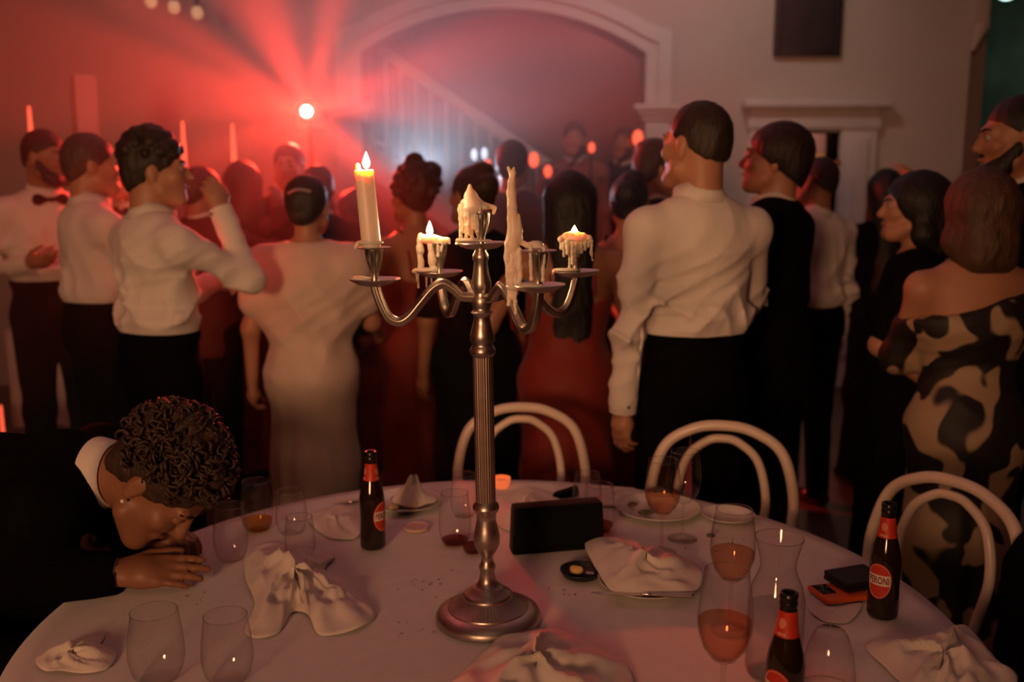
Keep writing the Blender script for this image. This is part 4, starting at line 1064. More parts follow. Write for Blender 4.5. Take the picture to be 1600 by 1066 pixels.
# ------------------------------------------------------------------ people
SKIN = {'fair': mat('skin_fair', (0.48, 0.235, 0.14), 0.5, var=0.06, vscale=14, sss=0.12), 'tan': mat('skin_tan', (0.36, 0.165, 0.09), 0.5, var=0.06, vscale=14, sss=0.12), 'tan_shaded': mat('skin_tan_shaded', (0.28, 0.125, 0.065), 0.5, var=0.06, vscale=14), 'deep': mat('skin_deep', (0.26, 0.12, 0.07), 0.5, var=0.06, vscale=14, sss=0.1)}  # the sleeping man's tan is darkened to hold the shade on him
def hairm(n, c): return mat(n, c, 0.55, var=0.35, vscale=60, bump=0.5, bscale=140, stretch=(1, 1, 0.25))
HAIR = {'black': hairm('hair_black', (0.007, 0.005, 0.0045)), 'dark': hairm('hair_dark', (0.028, 0.015, 0.010)), 'brown': hairm('hair_brown', (0.075, 0.036, 0.018)), 'mid': hairm('hair_mid', (0.040, 0.020, 0.011))}
m_shirt = mat('white_shirt_cotton', (0.78, 0.72, 0.66), 0.8, var=0.03, vscale=20, bump=0.7, bscale=11, sheen=0.1, stretch=(1.0, 1.0, 0.45))
m_suit = mat('black_suit_wool', (0.005, 0.0042, 0.004), 0.95, var=0.2, vscale=40, spec=0.03)
m_trou = mat('black_trousers', (0.005, 0.0042, 0.004), 0.95, var=0.2, vscale=40, spec=0.03)
m_shoe = mat('black_shoe', (0.010, 0.009, 0.009), 0.3, var=0.1)
m_eye = mat('eye_white', (0.38, 0.32, 0.28), 0.2, var=0.02); m_iris = mat('iris', (0.03, 0.018, 0.01), 0.15, var=0.1)
m_lip = mat('lips', (0.42, 0.15, 0.11), 0.45, var=0.05)

def nv(v): return Vector(v).normalized()
def folds(amp, seed, waist=1.08, zmin=None):
    r = random.Random(seed); p = [r.uniform(0, 6.28) for _ in range(10)]
    rid = lambda q: 1 - 2 * np.abs(np.sin(q)) ** 0.7
    def d(x, y, z):
        w = 0.45 + 1.25 * np.exp(-((z - waist) / 0.17) ** 2)
        if zmin is not None: w = w * np.where(np.abs(x) < 0.2, np.clip((z - zmin) / 0.07, 0.12, 1), 1)
        m1 = 0.5 + 0.5 * np.sin(9 * x - 7 * z + 3 * np.sin(5 * y + p[2]) + p[3]); m2 = 0.5 + 0.5 * np.sin(11 * z + 8 * y + p[5]); m3 = 0.5 + 0.5 * np.sin(8 * y - 9 * x + p[8])
        a = rid(16 * z + 11 * x + 1.6 * np.sin(7 * x + 6 * y + p[0]) + p[1]) * m1
        b = rid(21 * (z * 0.55 - x * 0.8) + 1.7 * np.sin(8 * z + p[3]) + p[4]) * m2
        c = rid(19 * (y - 0.5 * z) + 1.5 * np.sin(9 * x + p[6]) + p[7]) * m3
        e = rid(37 * (z * 0.8 + x * 0.5) + 2.4 * np.sin(13 * x - 9 * z + p[9]) + p[0]) * m2 + rid(44 * (x * 0.7 - z * 0.6 + 0.3 * y) + 2.1 * np.sin(15 * z + p[5]) + p[2]) * m1
        return -amp * w * (a + 0.8 * b + 0.5 * c + 0.42 * e + 0.55)
    return d
def skirt_folds(amp, seed, ztop, n=11):
    r = random.Random(seed); p = [r.uniform(0, 6.28) for _ in range(4)]
    def d(x, y, z):
        th = np.arctan2(y, x); k = np.clip((ztop - z) / 0.6, 0, 1)
        return amp * k * (np.sin(n * th + 1.5 * np.sin(3 * z + p[0]) + p[1]) + 0.5 * np.sin((n + 6) * th + p[2] + 2 * z)) + amp * 0.25 * np.sin(30 * z + 14 * x + 3 * np.sin(8 * y + p[3]))
    return d
def strands(amp, seed):
    r = random.Random(seed); p = r.uniform(0, 6.28)
    return lambda x, y, z: amp * (np.sin(160 * x + 5 * np.sin(14 * z + p)) * np.cos(150 * y + 4 * np.sin(12 * z + p)) + 0.6 * np.sin(70 * x + 60 * y + p + 3 * np.sin(9 * z)))

def add_hand(F, w, d, n, side, curl=0.5, s=1.0, spread=0.08, k=0.004):
    """palm and five fingers on field F from wrist w along d; n is the palm normal, side +1 puts the thumb at +(d x n)"""
    d = nv(d); n = nv(Vector(n) - d * Vector(n).dot(d)); l = d.cross(n) * side; w = Vector(w)
    K = []
    for i, (off, ln) in enumerate(((0.027, 0.088), (0.009, 0.092), (-0.009, 0.088), (-0.026, 0.080))):
        kn = w + (d * ln + l * off) * s; K.append(kn)
        F.cap(w + (d * 0.012 + l * off * 0.65) * s, kn, 0.0135 * s, 0.0115 * s, 0.012)
    F.ell(w + (d * 0.05 + n * 0.004) * s, (0.036 * s, 0.036 * s, 0.030 * s), 0.014)
    for i, ((off, L, r), kn) in enumerate(zip(((0.027, 0.070, 0.0092), (0.009, 0.079, 0.0094), (-0.009, 0.073, 0.0090), (-0.026, 0.058, 0.0080)), K)):
        a = curl * (0.75 + 0.12 * i); dd = nv(d + l * (off / 0.027) * spread); p = kn; ang = 0
        for seg, frac in enumerate((0.45, 0.31, 0.24)):
            ang += a * (0.8, 1.0, 0.75)[seg]
            v = dd * math.cos(ang) + n * math.sin(ang); q = p + v * L * frac * s
            F.cap(p, q, r * s * (1 - 0.07 * seg), r * s * (0.95 - 0.09 * seg), k); p = q
    b = w + (d * 0.022 + l * 0.024 + n * 0.004) * s
    v1 = nv(d * 0.72 + l * 0.62 + n * (0.15 + 0.3 * curl)); v2 = nv(d * 0.92 + l * (0.3 - 0.3 * curl) + n * (0.1 + 0.55 * curl))
    m1 = b + v1 * 0.040 * s; m2 = m1 + v2 * 0.032 * s; m3 = m2 + nv(v2 + d * 0.2 + n * 0.3 * curl) * 0.026 * s
    F.cap(b, m1, 0.0145 * s, 0.0115 * s, 0.010); F.cap(m1, m2, 0.0110 * s, 0.0098 * s, k); F.cap(m2, m3, 0.0098 * s, 0.0080 * s, k)

class Rig:
    def __init__(s, Ht, w=1.0, aL=None, aR=None, hd=(0, 0, 0), lean=(0, 0), female=False):
        k = (Ht - 0.0) / 1.78; s.k = k; s.w = w; s.fem = female
        sh = (0.165 if female else 0.185) * w
        def P(x, y, z):
            zz = max(0, z - 0.95); return Vector((x * k + lean[0] * zz, y * k + lean[1] * zz, z * k))
        s.P = P
        s.hipL, s.hipR = P(-0.09, 0, 0.92), P(0.09, 0, 0.92); s.kneeL, s.kneeR = P(-0.10, 0.015, 0.50), P(0.10, 0.015, 0.50); s.ankL, s.ankR = P(-0.105, -0.01, 0.085), P(0.105, -0.01, 0.085)
        s.shL, s.shR = P(-sh, -0.01, 1.418), P(sh, -0.01, 1.418)
        s.neck = P(0, -0.02, 1.48)
        hm_ = Matrix.Rotation(R(hd[0]), 3, 'Z') @ Matrix.Rotation(R(hd[1]), 3, 'X') @ Matrix.Rotation(R(hd[2]), 3, 'Y')
        s.hR = hm_; s.hc = P(0, 0.0, 1.545) + hm_ @ Vector((0, 0.015, 0.115)) * k
        s.hR_np = np.array(hm_)
        def arm(sh_, a, sgn):
            u, f_ = a if a else ((sgn * 0.14, 0.0, -1), (sgn * 0.02, 0.16, -1))
            e = sh_ + nv(u) * 0.285 * k; w_ = e + nv(f_) * 0.255 * k
            return e, w_, nv(f_)
        s.elL, s.wrL, s.fdL = arm(s.shL, aL, -1); s.elR, s.wrR, s.fdR = arm(s.shR, aR, 1)
    def h(s, x, y, z): return s.hc + s.hR @ Vector((x, y, z)) * s.k
    def torso(s, F, o=0.0, lo=0.95, k=0.06):
        K = s.k; w = s.w
        if s.fem:
            rows = (((0, -0.005, 1.36), (0.150, 0.100, 0.13)), ((0, 0.0, 1.24), (0.142, 0.098, 0.13)), ((0, 0, 1.10), (0.122, 0.088, 0.14)), ((0, -0.015, 0.96), (0.168, 0.122, 0.15)))
            F.ell(s.P(-0.065, 0.075, 1.27), [(0.062 + o) * K] * 3, 0.04); F.ell(s.P(0.065, 0.075, 1.27), [(0.062 + o) * K] * 3, 0.04)
        else:
            rows = (((0, -0.01, 1.37), (0.172, 0.112, 0.13)), ((0, 0.0, 1.24), (0.168, 0.112, 0.16)), ((0, 0, 1.10), (0.150, 0.105, 0.15)), ((0, -0.01, 0.97), (0.160, 0.115, 0.13)))
        for c, r in rows:
            if c[2] >= lo: F.ell(s.P(c[0], c[1], c[2]), ((r[0] * w + o) * K, (r[1] * w + o) * K, r[2] * K), k)
        F.cap(s.shL, s.P(0, -0.015, 1.44), (0.052 + o) * K, (0.06 + o) * K, k); F.cap(s.shR, s.P(0, -0.015, 1.44), (0.052 + o) * K, (0.06 + o) * K, k); F.cap(s.P(-0.06, -0.02, 1.462), s.P(0.06, -0.02, 1.462), (0.036 + o * 0.7) * K, (0.036 + o * 0.7) * K, k)
    def arm(s, F, side, ru, re, rw, k=0.025):
        sh_, el, wr = (s.shL, s.elL, s.wrL) if side < 0 else (s.shR, s.elR, s.wrR)
        F.cap(sh_, el, ru * s.k, re * s.k, k); F.cap(el, wr, re * s.k, rw * s.k, k)
    def head(s, F):
        K = s.k; Rm = s.hR_np
        def E(c, r, k=0.02, sub=False): F.ell(s.h(*c), [q * K for q in r], k, Rm, sub)
        def C(a, b, ra, rb, k=0.012): F.cap(s.h(*a), s.h(*b), ra * K, rb * K, k)
        E((0, -0.014, 0.030), (0.076, 0.096, 0.092)); E((0, 0.030, -0.030), (0.060, 0.068, 0.092), 0.03)
        C((-0.022, 0.078, -0.094), (0.022, 0.078, -0.094), 0.022, 0.022, 0.025)
        C((-0.058, 0.02, -0.065), (-0.025, 0.07, -0.095), 0.022, 0.02, 0.03); C((0.058, 0.02, -0.065), (0.025, 0.07, -0.095), 0.022, 0.02, 0.03)
        C((-0.034, 0.084, 0.028), (0.034, 0.084, 0.028), 0.015, 0.015, 0.018)
        C((-0.045, 0.070, -0.018), (-0.030, 0.080, -0.022), 0.02, 0.018, 0.02); C((0.045, 0.070, -0.018), (0.030, 0.080, -0.022), 0.02, 0.018, 0.02)
        E((-0.031, 0.108, 0.010), (0.018, 0.016, 0.011), 0.012, True); E((0.031, 0.108, 0.010), (0.018, 0.016, 0.011), 0.012, True)
        C((0, 0.092, 0.022), (0, 0.116, -0.022), 0.009, 0.0135, 0.010); C((-0.012, 0.103, -0.028), (0.012, 0.103, -0.028), 0.008, 0.008, 0.008)
        C((-0.020, 0.093, -0.053), (0.020, 0.093, -0.053), 0.0075, 0.0075, 0.008); C((-0.017, 0.092, -0.064), (0.017, 0.092, -0.064), 0.0085, 0.0085, 0.006)
        for q in (-1, 1):
            E((q * 0.079, -0.008, -0.002), (0.009, 0.019, 0.031), 0.010); E((q * 0.077, -0.004, -0.028), (0.008, 0.010, 0.012), 0.008); E((q * 0.091, 0.0, 0.0), (0.006, 0.009, 0.016), 0.006, True)
        F.cap(s.h(0, -0.030, -0.035), s.neck, 0.056 * K * (0.86 if s.fem else 1), 0.062 * K * (0.88 if s.fem else 1), 0.03)
    def face_bits(s, t, body, brow):
        K = s.k
        for q in (-1, 1):
            e = MB().sphere((0, 0, 0), 0.0125 * K, 12, 8).obj('eye', m_eye, t, loc=s.h(q * 0.031, 0.086, 0.010))
            MB().sphere((0, 0, 0), 0.006 * K, 10, 6).obj('iris', m_iris, e, loc=s.hR @ Vector((0, 0.0078, 0)) * K)
            b = MB(); b.tube([s.h(q * 0.012, 0.101, 0.030), s.h(q * 0.032, 0.098, 0.036), s.h(q * 0.050, 0.084, 0.031)], [0.0035 * K, 0.0042 * K, 0.0022 * K], 7)
            b.obj('eyebrow', brow, t)
        b = MB(); b.tube([s.h(-0.023, 0.096, -0.058), s.h(-0.008, 0.103, -0.055), s.h(0, 0.103, -0.0565), s.h(0.008, 0.103, -0.055), s.h(0.023, 0.096, -0.058)], [0.003 * K, 0.006 * K, 0.0055 * K, 0.006 * K, 0.003 * K], 8).obj('lips', m_lip, t)

def hair_field(g, style, seed):
    rg = random.Random(seed); K = g.k; Rm = g.hR_np
    h = 0.007; F = Field(h)
    def E(c, r, k=0.02, sub=False): F.ell(g.h(*c), [q * K for q in r], k, Rm, sub)
    def C(a, b, ra, rb, k=0.02): F.cap(g.h(*a), g.h(*b), ra * K, rb * K, k)
    amp = 0.0016
    E((0, -0.017, 0.036), (0.085, 0.104, 0.097) if style != 'crop' else (0.081, 0.1005, 0.097))
    if style in ('short', 'curly', 'crop', 'swept', 'thick'):
        if style == 'thick': E((0, -0.025, 0.045), (0.096, 0.116, 0.104), 0.03); E((0, -0.075, -0.02), (0.078, 0.055, 0.085), 0.03)
        E((0, -0.060, -0.02), (0.066, 0.050, 0.07) if style != 'crop' else (0.060, 0.044, 0.06), 0.03)
        if style == 'swept': E((0, 0.045, 0.100), (0.065, 0.055, 0.036), 0.03); E((0, -0.02, 0.11), (0.075, 0.08, 0.035), 0.03)
        if style == 'curly':
            for i in range(95):
                th = rg.uniform(0, 6.28); ph = rg.uniform(0.0, 1.45)
                c = (0.082 * math.sin(ph) * math.cos(th), -0.015 + 0.102 * math.sin(ph) * math.sin(th), 0.045 + 0.095 * math.cos(ph))
                r = rg.uniform(0.014, 0.024) * (1.15 if ph < 0.8 else 0.9); E(c, (r, r, r), 0.006)
            amp = 0.0022
    elif style in ('bun', 'updo', 'curlyup'):
        E((0, -0.070, -0.005), (0.068, 0.045, 0.075), 0.03)
        if style == 'bun': E((0, -0.100, -0.035), (0.052, 0.036, 0.046), 0.02); E((0, -0.055, 0.05), (0.078, 0.06, 0.07), 0.02)
        if style == 'updo':
            E((0.0, -0.115, 0.045), (0.055, 0.045, 0.055), 0.02); E((0.02, -0.06, 0.11), (0.05, 0.05, 0.04), 0.02)
        if style == 'curlyup':
            E((0, -0.04, 0.06), (0.105, 0.11, 0.10), 0.03)
            E((0.0, -0.03, 0.165), (0.045, 0.045, 0.045), 0.015); E((0.085, -0.03, 0.115), (0.06, 0.06, 0.055), 0.02)
            for i in range(90):
                th = rg.uniform(0, 6.28); ph = rg.uniform(0.0, 2.0)
                c = (0.108 * math.sin(ph) * math.cos(th), -0.04 + 0.110 * math.sin(ph) * math.sin(th), 0.055 + 0.105 * math.cos(ph)); r = rg.uniform(0.012, 0.02); E(c, (r, r, r), 0.008)
    elif style in ('bob', 'long', 'medium'):
        z1 = {'bob': -0.145, 'medium': -0.23, 'long': -0.58}[style]
        for q in (-1, 1):
            C((q * 0.062, -0.02, 0.03), (q * 0.078, -0.025, z1 * 0.65), 0.040, 0.036, 0.05); C((q * 0.078, -0.025, z1 * 0.65), (q * 0.066, -0.05, z1), 0.036, 0.028, 0.04)
        C((0, -0.070, 0.02), (0, -0.095, z1 * 0.7), 0.055, 0.052, 0.05); C((0, -0.095, z1 * 0.7), (0, -0.10, z1), 0.052, 0.035, 0.04)
        for q in (-1, 1): C((q * 0.04, -0.085, 0), (q * 0.046, -0.10, z1), 0.045, 0.036, 0.05)
        if style == 'bob': E((0, -0.03, 0.035), (0.100, 0.118, 0.105), 0.03)
        if style == 'medium': E((0, -0.02, 0.05), (0.092, 0.11, 0.10), 0.03)
    # the face stays free
    E((0, 0.115, -0.052), (0.078, 0.085, 0.112), 0.012, True)
    E((0, 0.128, 0.02), (0.062, 0.06, 0.045), 0.012, True)
    if style in ('short', 'curly', 'crop', 'bun', 'updo', 'swept', 'curlyup', 'thick'):
        n = g.hR @ Vector((0, 0.62, -1)); F.cut(n[:], n.dot(g.h(0, -0.10, -0.078 if style != 'crop' else -0.052)))
    return F, strands(amp * K, seed)

GROUP = 'guests standing around the dance floor'
def person(label, px, ytop, Y, yaw=0, outfit='shirt', hair='short', hcol='dark', skin='fair', hd=(0, 0, 0), aL=None, aR=None, w=1.0, lean=(0, 0), female=False, fine=0.009, cloth=None, seed=1, topofs=0.015, beard=False, hands=(True, True), curl=(0.55, 0.55), palm=(None, None), bow=False, zfloor=0.0, hem=None, waist=1.075, group=GROUP, bare=False, extra=None, ch=0.009):
    top = at(px, ytop, Y); Ht = top.z - topofs - zfloor
    g = Rig(Ht, w, aL, aR, hd, lean, female)
    rot = Matrix.Rotation(R(yaw), 3, 'Z'); off = rot @ Vector((g.hc.x, g.hc.y, 0))
    t = thing('person', label, 'person', (top.x - off.x, Y - off.y, zfloor), (0, 0, R(yaw)), group)
    sk = SKIN[skin]; K = g.k
    # body: head, neck, trunk and arms are one surface
    cov = outfit in ('shirt', 'suit')
    B = Field(fine); g.torso(B, -0.018 if cov else 0.0, 1.0); g.head(B)
    for sd in (-1, 1):
        g.arm(B, sd, 0.046 if female else 0.034, 0.037 if female else 0.026, 0.025 if female else 0.027, 0.03)
        i = 0 if sd < 0 else 1
        if hands[i]:
            wr, fd = (g.wrL, g.fdL) if sd < 0 else (g.wrR, g.fdR)
            n = palm[i] or (-sd, 0.25, 0)
            d_ = nv(fd); n_ = nv(Vector(n) - d_ * Vector(n).dot(d_)); lat = d_.cross(n_)
            side = 1 if lat.dot(Vector((0, 1, 0.3))) > 0 else -1
            add_hand(B, wr, fd, n, side, curl[i], K * (0.92 if female else 1.0))
    body = B.obj('body', sk, t, relax=1)
    g.face_bits(t, body, HAIR[hcol])
    if hair != 'none':
        F, ds = hair_field(g, hair, seed + 5); F.obj('hair', HAIR[hcol], t, disp=ds, relax=0 if hair in ('curly', 'curlyup') else 1)
    if beard:
        F = Field(0.006); Rm = g.hR_np
        for q in (-1, 1): F.cap(g.h(q * 0.064, 0.012, -0.025), g.h(q * 0.047, 0.050, -0.078), 0.019 * K, 0.031 * K, 0.02)
        F.cap(g.h(-0.030, 0.072, -0.092), g.h(0.030, 0.072, -0.092), 0.034 * K, 0.034 * K, 0.02); F.cap(g.h(-0.02, 0.098, -0.042), g.h(0.02, 0.098, -0.042), 0.007 * K, 0.007 * K, 0.01)
        F.obj('beard', HAIR[hcol], t, disp=strands(0.001, seed))
    wz = waist * K
    if outfit in ('shirt', 'suit'):
        F = Field(ch); g.torso(F, 0.010 if outfit == 'shirt' else 0.022, 0.9)
        if outfit == 'shirt':
            F.ell(g.P(0, 0, waist + 0.055), ((0.166 * w + 0.012) * K, (0.118 * w + 0.015) * K, 0.055 * K), 0.05)
            F.cut((0, 0, -1), -wz)
            for sd in (-1, 1): g.arm(F, sd, 0.055, 0.049, 0.040, 0.04)
        else:
            F.cap(g.P(0, -0.01, 1.0), g.P(0, -0.01, 0.86), 0.15 * K * w, 0.165 * K * w, 0.05)
            F.cut((0, 0, -1), -0.80 * K)
            for sd in (-1, 1): g.arm(F, sd, 0.060, 0.053, 0.045, 0.04)
        for sd in (-1, 1):
            wr, fd = (g.wrL, g.fdL) if sd < 0 else (g.wrR, g.fdR)
            # sleeve ends at the wrist
            F.ell(wr + fd * 0.055 * K, (0.055 * K, 0.055 * K, 0.055 * K), 0.004, sub=True)
        nk = g.neck + Vector((0, 0.028, 0.078)) * K
        F.ell(nk, (0.066 * K, 0.075 * K, 0.070 * K), 0.008, sub=True)
        m1 = cloth or (m_shirt if outfit == 'shirt' else m_suit)
        gm = F.obj('shirt' if outfit == 'shirt' else 'jacket', m1, t, disp=folds(0.0085 if outfit == 'shirt' else 0.004, seed, wz + 0.06, wz))
        # collar ring
        cm = m_shirt
        cb = MB(); rows = []
        n_ = 28; hc_ = 0.052 * K
        ctr = g.neck + Vector((0, 0.012, 0.0)) * K; tilt = Matrix.Rotation(R(-16), 3, 'X')
        pr = [(0.075, 0.000), (0.071, 0.034), (0.067, 0.064), (0.071, 0.066), (0.078, 0.034), (0.086, -0.008)]
        v = []; f = []
        for (r_, z_) in pr:
            for j in range(n_):
                a = 2 * math.pi * j / n_; v.append(ctr + tilt @ Vector((r_ * math.cos(a), r_ * 1.04 * math.sin(a), z_)) * K)
        for i in range(len(pr) - 1):
            for j in range(n_): f.append((i * n_ + j, i * n_ + (j + 1) % n_, (i + 1) * n_ + (j + 1) % n_, (i + 1) * n_ + j))
        f += [(5 * n_ + j, 5 * n_ + (j + 1) % n_, (j + 1) % n_, j) for j in range(n_)]
        cb.add(v, f).obj('collar', cm, gm, sharp=None)
        for sd in (-1, 1):
            wr, fd = (g.wrL, g.fdL) if sd < 0 else (g.wrR, g.fdR)
            a0 = wr - fd * 0.05 * K; rr = 0.040 * K
            if outfit == 'suit': a0 = wr - fd * 0.02 * K; rr = 0.036 * K
            cu = MB().tube([a0, a0 + fd * 0.012 * K, wr + fd * 0.012 * K, wr + fd * 0.014 * K, wr + fd * 0.006 * K], [rr * 1.0, rr * 1.08, rr * 1.02, rr * 0.92, rr * 0.86], 20).obj('cuff', m_shirt, gm)
            if outfit == 'shirt':
                l_ = fd.cross(Vector((0, 1, 0))).normalized() if sd < 0 else fd.cross(Vector((0, -1, 0))).normalized()
                MB().sphere((0, 0, 0), 0.006 * K, 8, 6).obj('cufflink', m_black, gm, loc=wr - fd * 0.012 * K + Vector((0, -1, 0)) * rr * 1.04)
        if bow:
            F = Field(0.005); c = ctr + tilt @ Vector((0, 0.088, 0.018)) * K
            for q in (-1, 1):
                F.cap(c + Vector((q * 0.012, 0, 0)) * K, c + Vector((q * 0.052, -0.006, 0.0)) * K, 0.009 * K, 0.028 * K, 0.005)
            F.ell(c + Vector((0, 0.008, 0)) * K, (0.012 * K, 0.011 * K, 0.013 * K), 0.003)
            F.obj('bow_tie', m_suit, t)
        F = Field(0.012)
        F.ell(g.P(0, -0.012, 0.97), ((0.162 * w + 0.016) * K, (0.118 * w + 0.018) * K, 0.14 * K), 0.05); F.ell(g.P(0, -0.004, waist - 0.02), ((0.152 * w + 0.016) * K, (0.106 * w + 0.018) * K, 0.06 * K), 0.05)
        for hp, kn, an in ((g.hipL, g.kneeL, g.ankL), (g.hipR, g.kneeR, g.ankR)):
            F.cap(hp, kn, 0.098 * K * w, 0.072 * K, 0.04); F.cap(kn, an + Vector((0, 0, -0.035 * K)), 0.072 * K, 0.058 * K, 0.03)
        F.cut((0, 0, 1), wz + 0.012); F.cut((0, 0, -1), -0.035 * K)
        tr_ = F.obj('trousers', m_trou, t, disp=folds(0.0016, seed + 3, 0.5))
        if outfit == 'shirt':
            wv = []
            MB().lathe([((0.168 * w + 0.006) * K, -0.018), ((0.168 * w + 0.010) * K, -0.016), ((0.168 * w + 0.010) * K, 0.012), ((0.168 * w + 0.006) * K, 0.014)], 36, (0, 0, 0)).obj('waistband', m_trou, tr_, loc=g.P(0, -0.002, waist), sharp=60).scale = (1.0, 0.72, 1.0)
        shm = m_shoe
    else:
        m1 = cloth
        F = Field(0.009)
        hemz = (hem if hem is not None else 0.06)
        g.torso(F, 0.010, 0.9)
        F.cap(g.P(0, 0, 1.06), g.P(0, -0.02, 0.92), 0.115 * K * w, 0.150 * K * w, 0.06); F.cap(g.P(-0.045, -0.02, 0.93), g.P(-0.05, -0.01, 0.55), 0.125 * K * w, 0.115 * K * w, 0.05); F.cap(g.P(0.045, -0.02, 0.93), g.P(0.05, -0.01, 0.55), 0.125 * K * w, 0.115 * K * w, 0.05)
        F.cap(g.P(0, -0.02, 0.55), g.P(0, -0.03, hemz), 0.15 * K * w, (0.19 if outfit != 'cocktail' else 0.17) * K * w, 0.08)
        if outfit == 'gown_cape':
            F.ell(g.P(0, -0.01, 1.30), ((0.205 * w) * K, 0.150 * K, 0.165 * K), 0.05); F.cap(g.shL, g.shL.lerp(g.elL, 0.55), 0.078 * K, 0.080 * K, 0.06); F.cap(g.shR, g.shR.lerp(g.elR, 0.55), 0.078 * K, 0.080 * K, 0.06)
            F.cap(g.P(0, -0.01, 1.15), g.P(0, -0.02, 0.95), 0.14 * K * w, 0.15 * K * w, 0.06); F.ell(g.P(0, -0.02, 1.17), ((0.185 * w) * K, 0.140 * K, 0.10 * K), 0.04)
        if outfit == 'gown_off':
            F.cap(g.shL.lerp(g.elL, 0.2), g.elL, 0.060 * K, 0.056 * K, 0.04); F.cap(g.elL, g.elL.lerp(g.wrL, 0.5), 0.055 * K, 0.048 * K, 0.04); F.cap(g.shR.lerp(g.elR, 0.15), g.shR.lerp(g.elR, 0.55), 0.066 * K, 0.075 * K, 0.04); F.ell(g.P(0, -0.01, 1.30), (0.185 * w * K, 0.135 * K, 0.10 * K), 0.05)
        if outfit == 'gown_sleeve':
            for sd in (-1, 1):
                sh_, el = (g.shL, g.elL) if sd < 0 else (g.shR, g.elR)
                F.cap(sh_, sh_.lerp(el, 0.85), 0.062 * K, 0.058 * K, 0.03)
        F.cut((0, 0, -1), -hemz * K)
        if outfit == 'gown_strap': F.cut((0, 0.0, 1), 1.40 * K); F.cut((0, -0.5, 1), 1.32 * K)
        elif outfit == 'gown_off': F.cut((-0.28, 0, 1), 1.375 * K)
        else: F.ell(g.neck + Vector((0, 0.02, 0.075)) * K, (0.085 * K, 0.095 * K, 0.085 * K), 0.01, sub=True)
        sf = skirt_folds(0.006, seed, 0.95 * K); ff = folds(0.0028 if outfit != 'gown_cape' else 0.0045, seed + 2, 1.2 * K)
        F.obj('dress', m1, t, disp=lambda x, y, z: sf(x, y, z) + np.where(z > 0.9 * K, ff(x, y, z), 0))
        if outfit == 'gown_strap':
            for q in (-1, 1):
                MB().tube(spline([g.P(q * 0.085, -0.115, 1.30), g.P(q * 0.09, -0.085, 1.42), g.P(q * 0.095, -0.02, 1.515), g.P(q * 0.085, 0.07, 1.42), g.P(q * 0.07, 0.125, 1.33)], 5), 0.007 * K, 8).obj('strap', m1, t)
        # calves when the hem is short
        for kn, an in ((g.kneeL, g.ankL), (g.kneeR, g.ankR)):
            Fl = Field(0.012); Fl.cap(kn, an, 0.05 * K, 0.034 * K, 0.02)
            if hemz > 0.2: Fl.obj('lower_leg', sk, t)
    for an in (g.ankL, g.ankR):
        F = Field(0.010); a = Vector((an.x, an.y, 0))
        F.cap(a + Vector((0, -0.035, 0.040)), a + Vector((0, 0.06, 0.035)), 0.038, 0.034, 0.03); F.cap(a + Vector((0, 0.06, 0.032)), a + Vector((0, 0.165, 0.026)), 0.036, 0.026, 0.03); F.cap(a + Vector((0, -0.01, 0.05)), a + Vector((0, -0.01, 0.10)), 0.038, 0.034, 0.02)
        F.cut((0, 0, -1), -0.003)
        F.obj('shoe', m_shoe, t)
    return t, g

m_cream_dress = mat('ivory_satin', (0.70, 0.55, 0.46), 0.6, var=0.04, vscale=10, bump=0.05, bscale=40, sheen=0.2)
m_red_dress = mat('red_crepe', (0.21, 0.014, 0.006), 0.7, var=0.08, vscale=10, sheen=0.1)
m_wine_dress = mat('wine_red_crepe', (0.16, 0.014, 0.010), 0.7, var=0.08, vscale=10)
m_blk_dress = mat('black_crepe', (0.006, 0.0045, 0.0042), 0.9, var=0.1, spec=0.05)
m_grey = mat('grey_wool', (0.10, 0.085, 0.08), 0.85, var=0.1, vscale=30)
def floral():
    m = bpy.data.materials.new('floral_print'); m.use_nodes = True; N = m.node_tree.nodes; L = m.node_tree.links; p = N['Principled BSDF']
    p.inputs['Roughness'].default_value = 0.6
    tc = N.new('ShaderNodeTexCoord'); mp = N.new('ShaderNodeMapping'); mp.inputs['Scale'].default_value = (1, 1, 0.85); L.new(tc.outputs['Object'], mp.inputs[0])
    no = N.new('ShaderNodeTexNoise'); no.inputs['Scale'].default_value = 8.0; no.inputs['Detail'].default_value = 1.0; no.inputs['Distortion'].default_value = 0.5; L.new(mp.outputs[0], no.inputs['Vector'])
    cr_ = N.new('ShaderNodeValToRGB'); e = cr_.color_ramp.elements; e[0].position = 0.52; e[0].color = (0.012, 0.009, 0.008, 1); e[1].position = 0.545; e[1].color = (0.42, 0.30, 0.19, 1)
    L.new(no.outputs['Fac'], cr_.inputs[0]); L.new(cr_.outputs[0], p.inputs['Base Color']); return m
m_floral = floral()

UP = lambda x, y, z: (x, y, z)
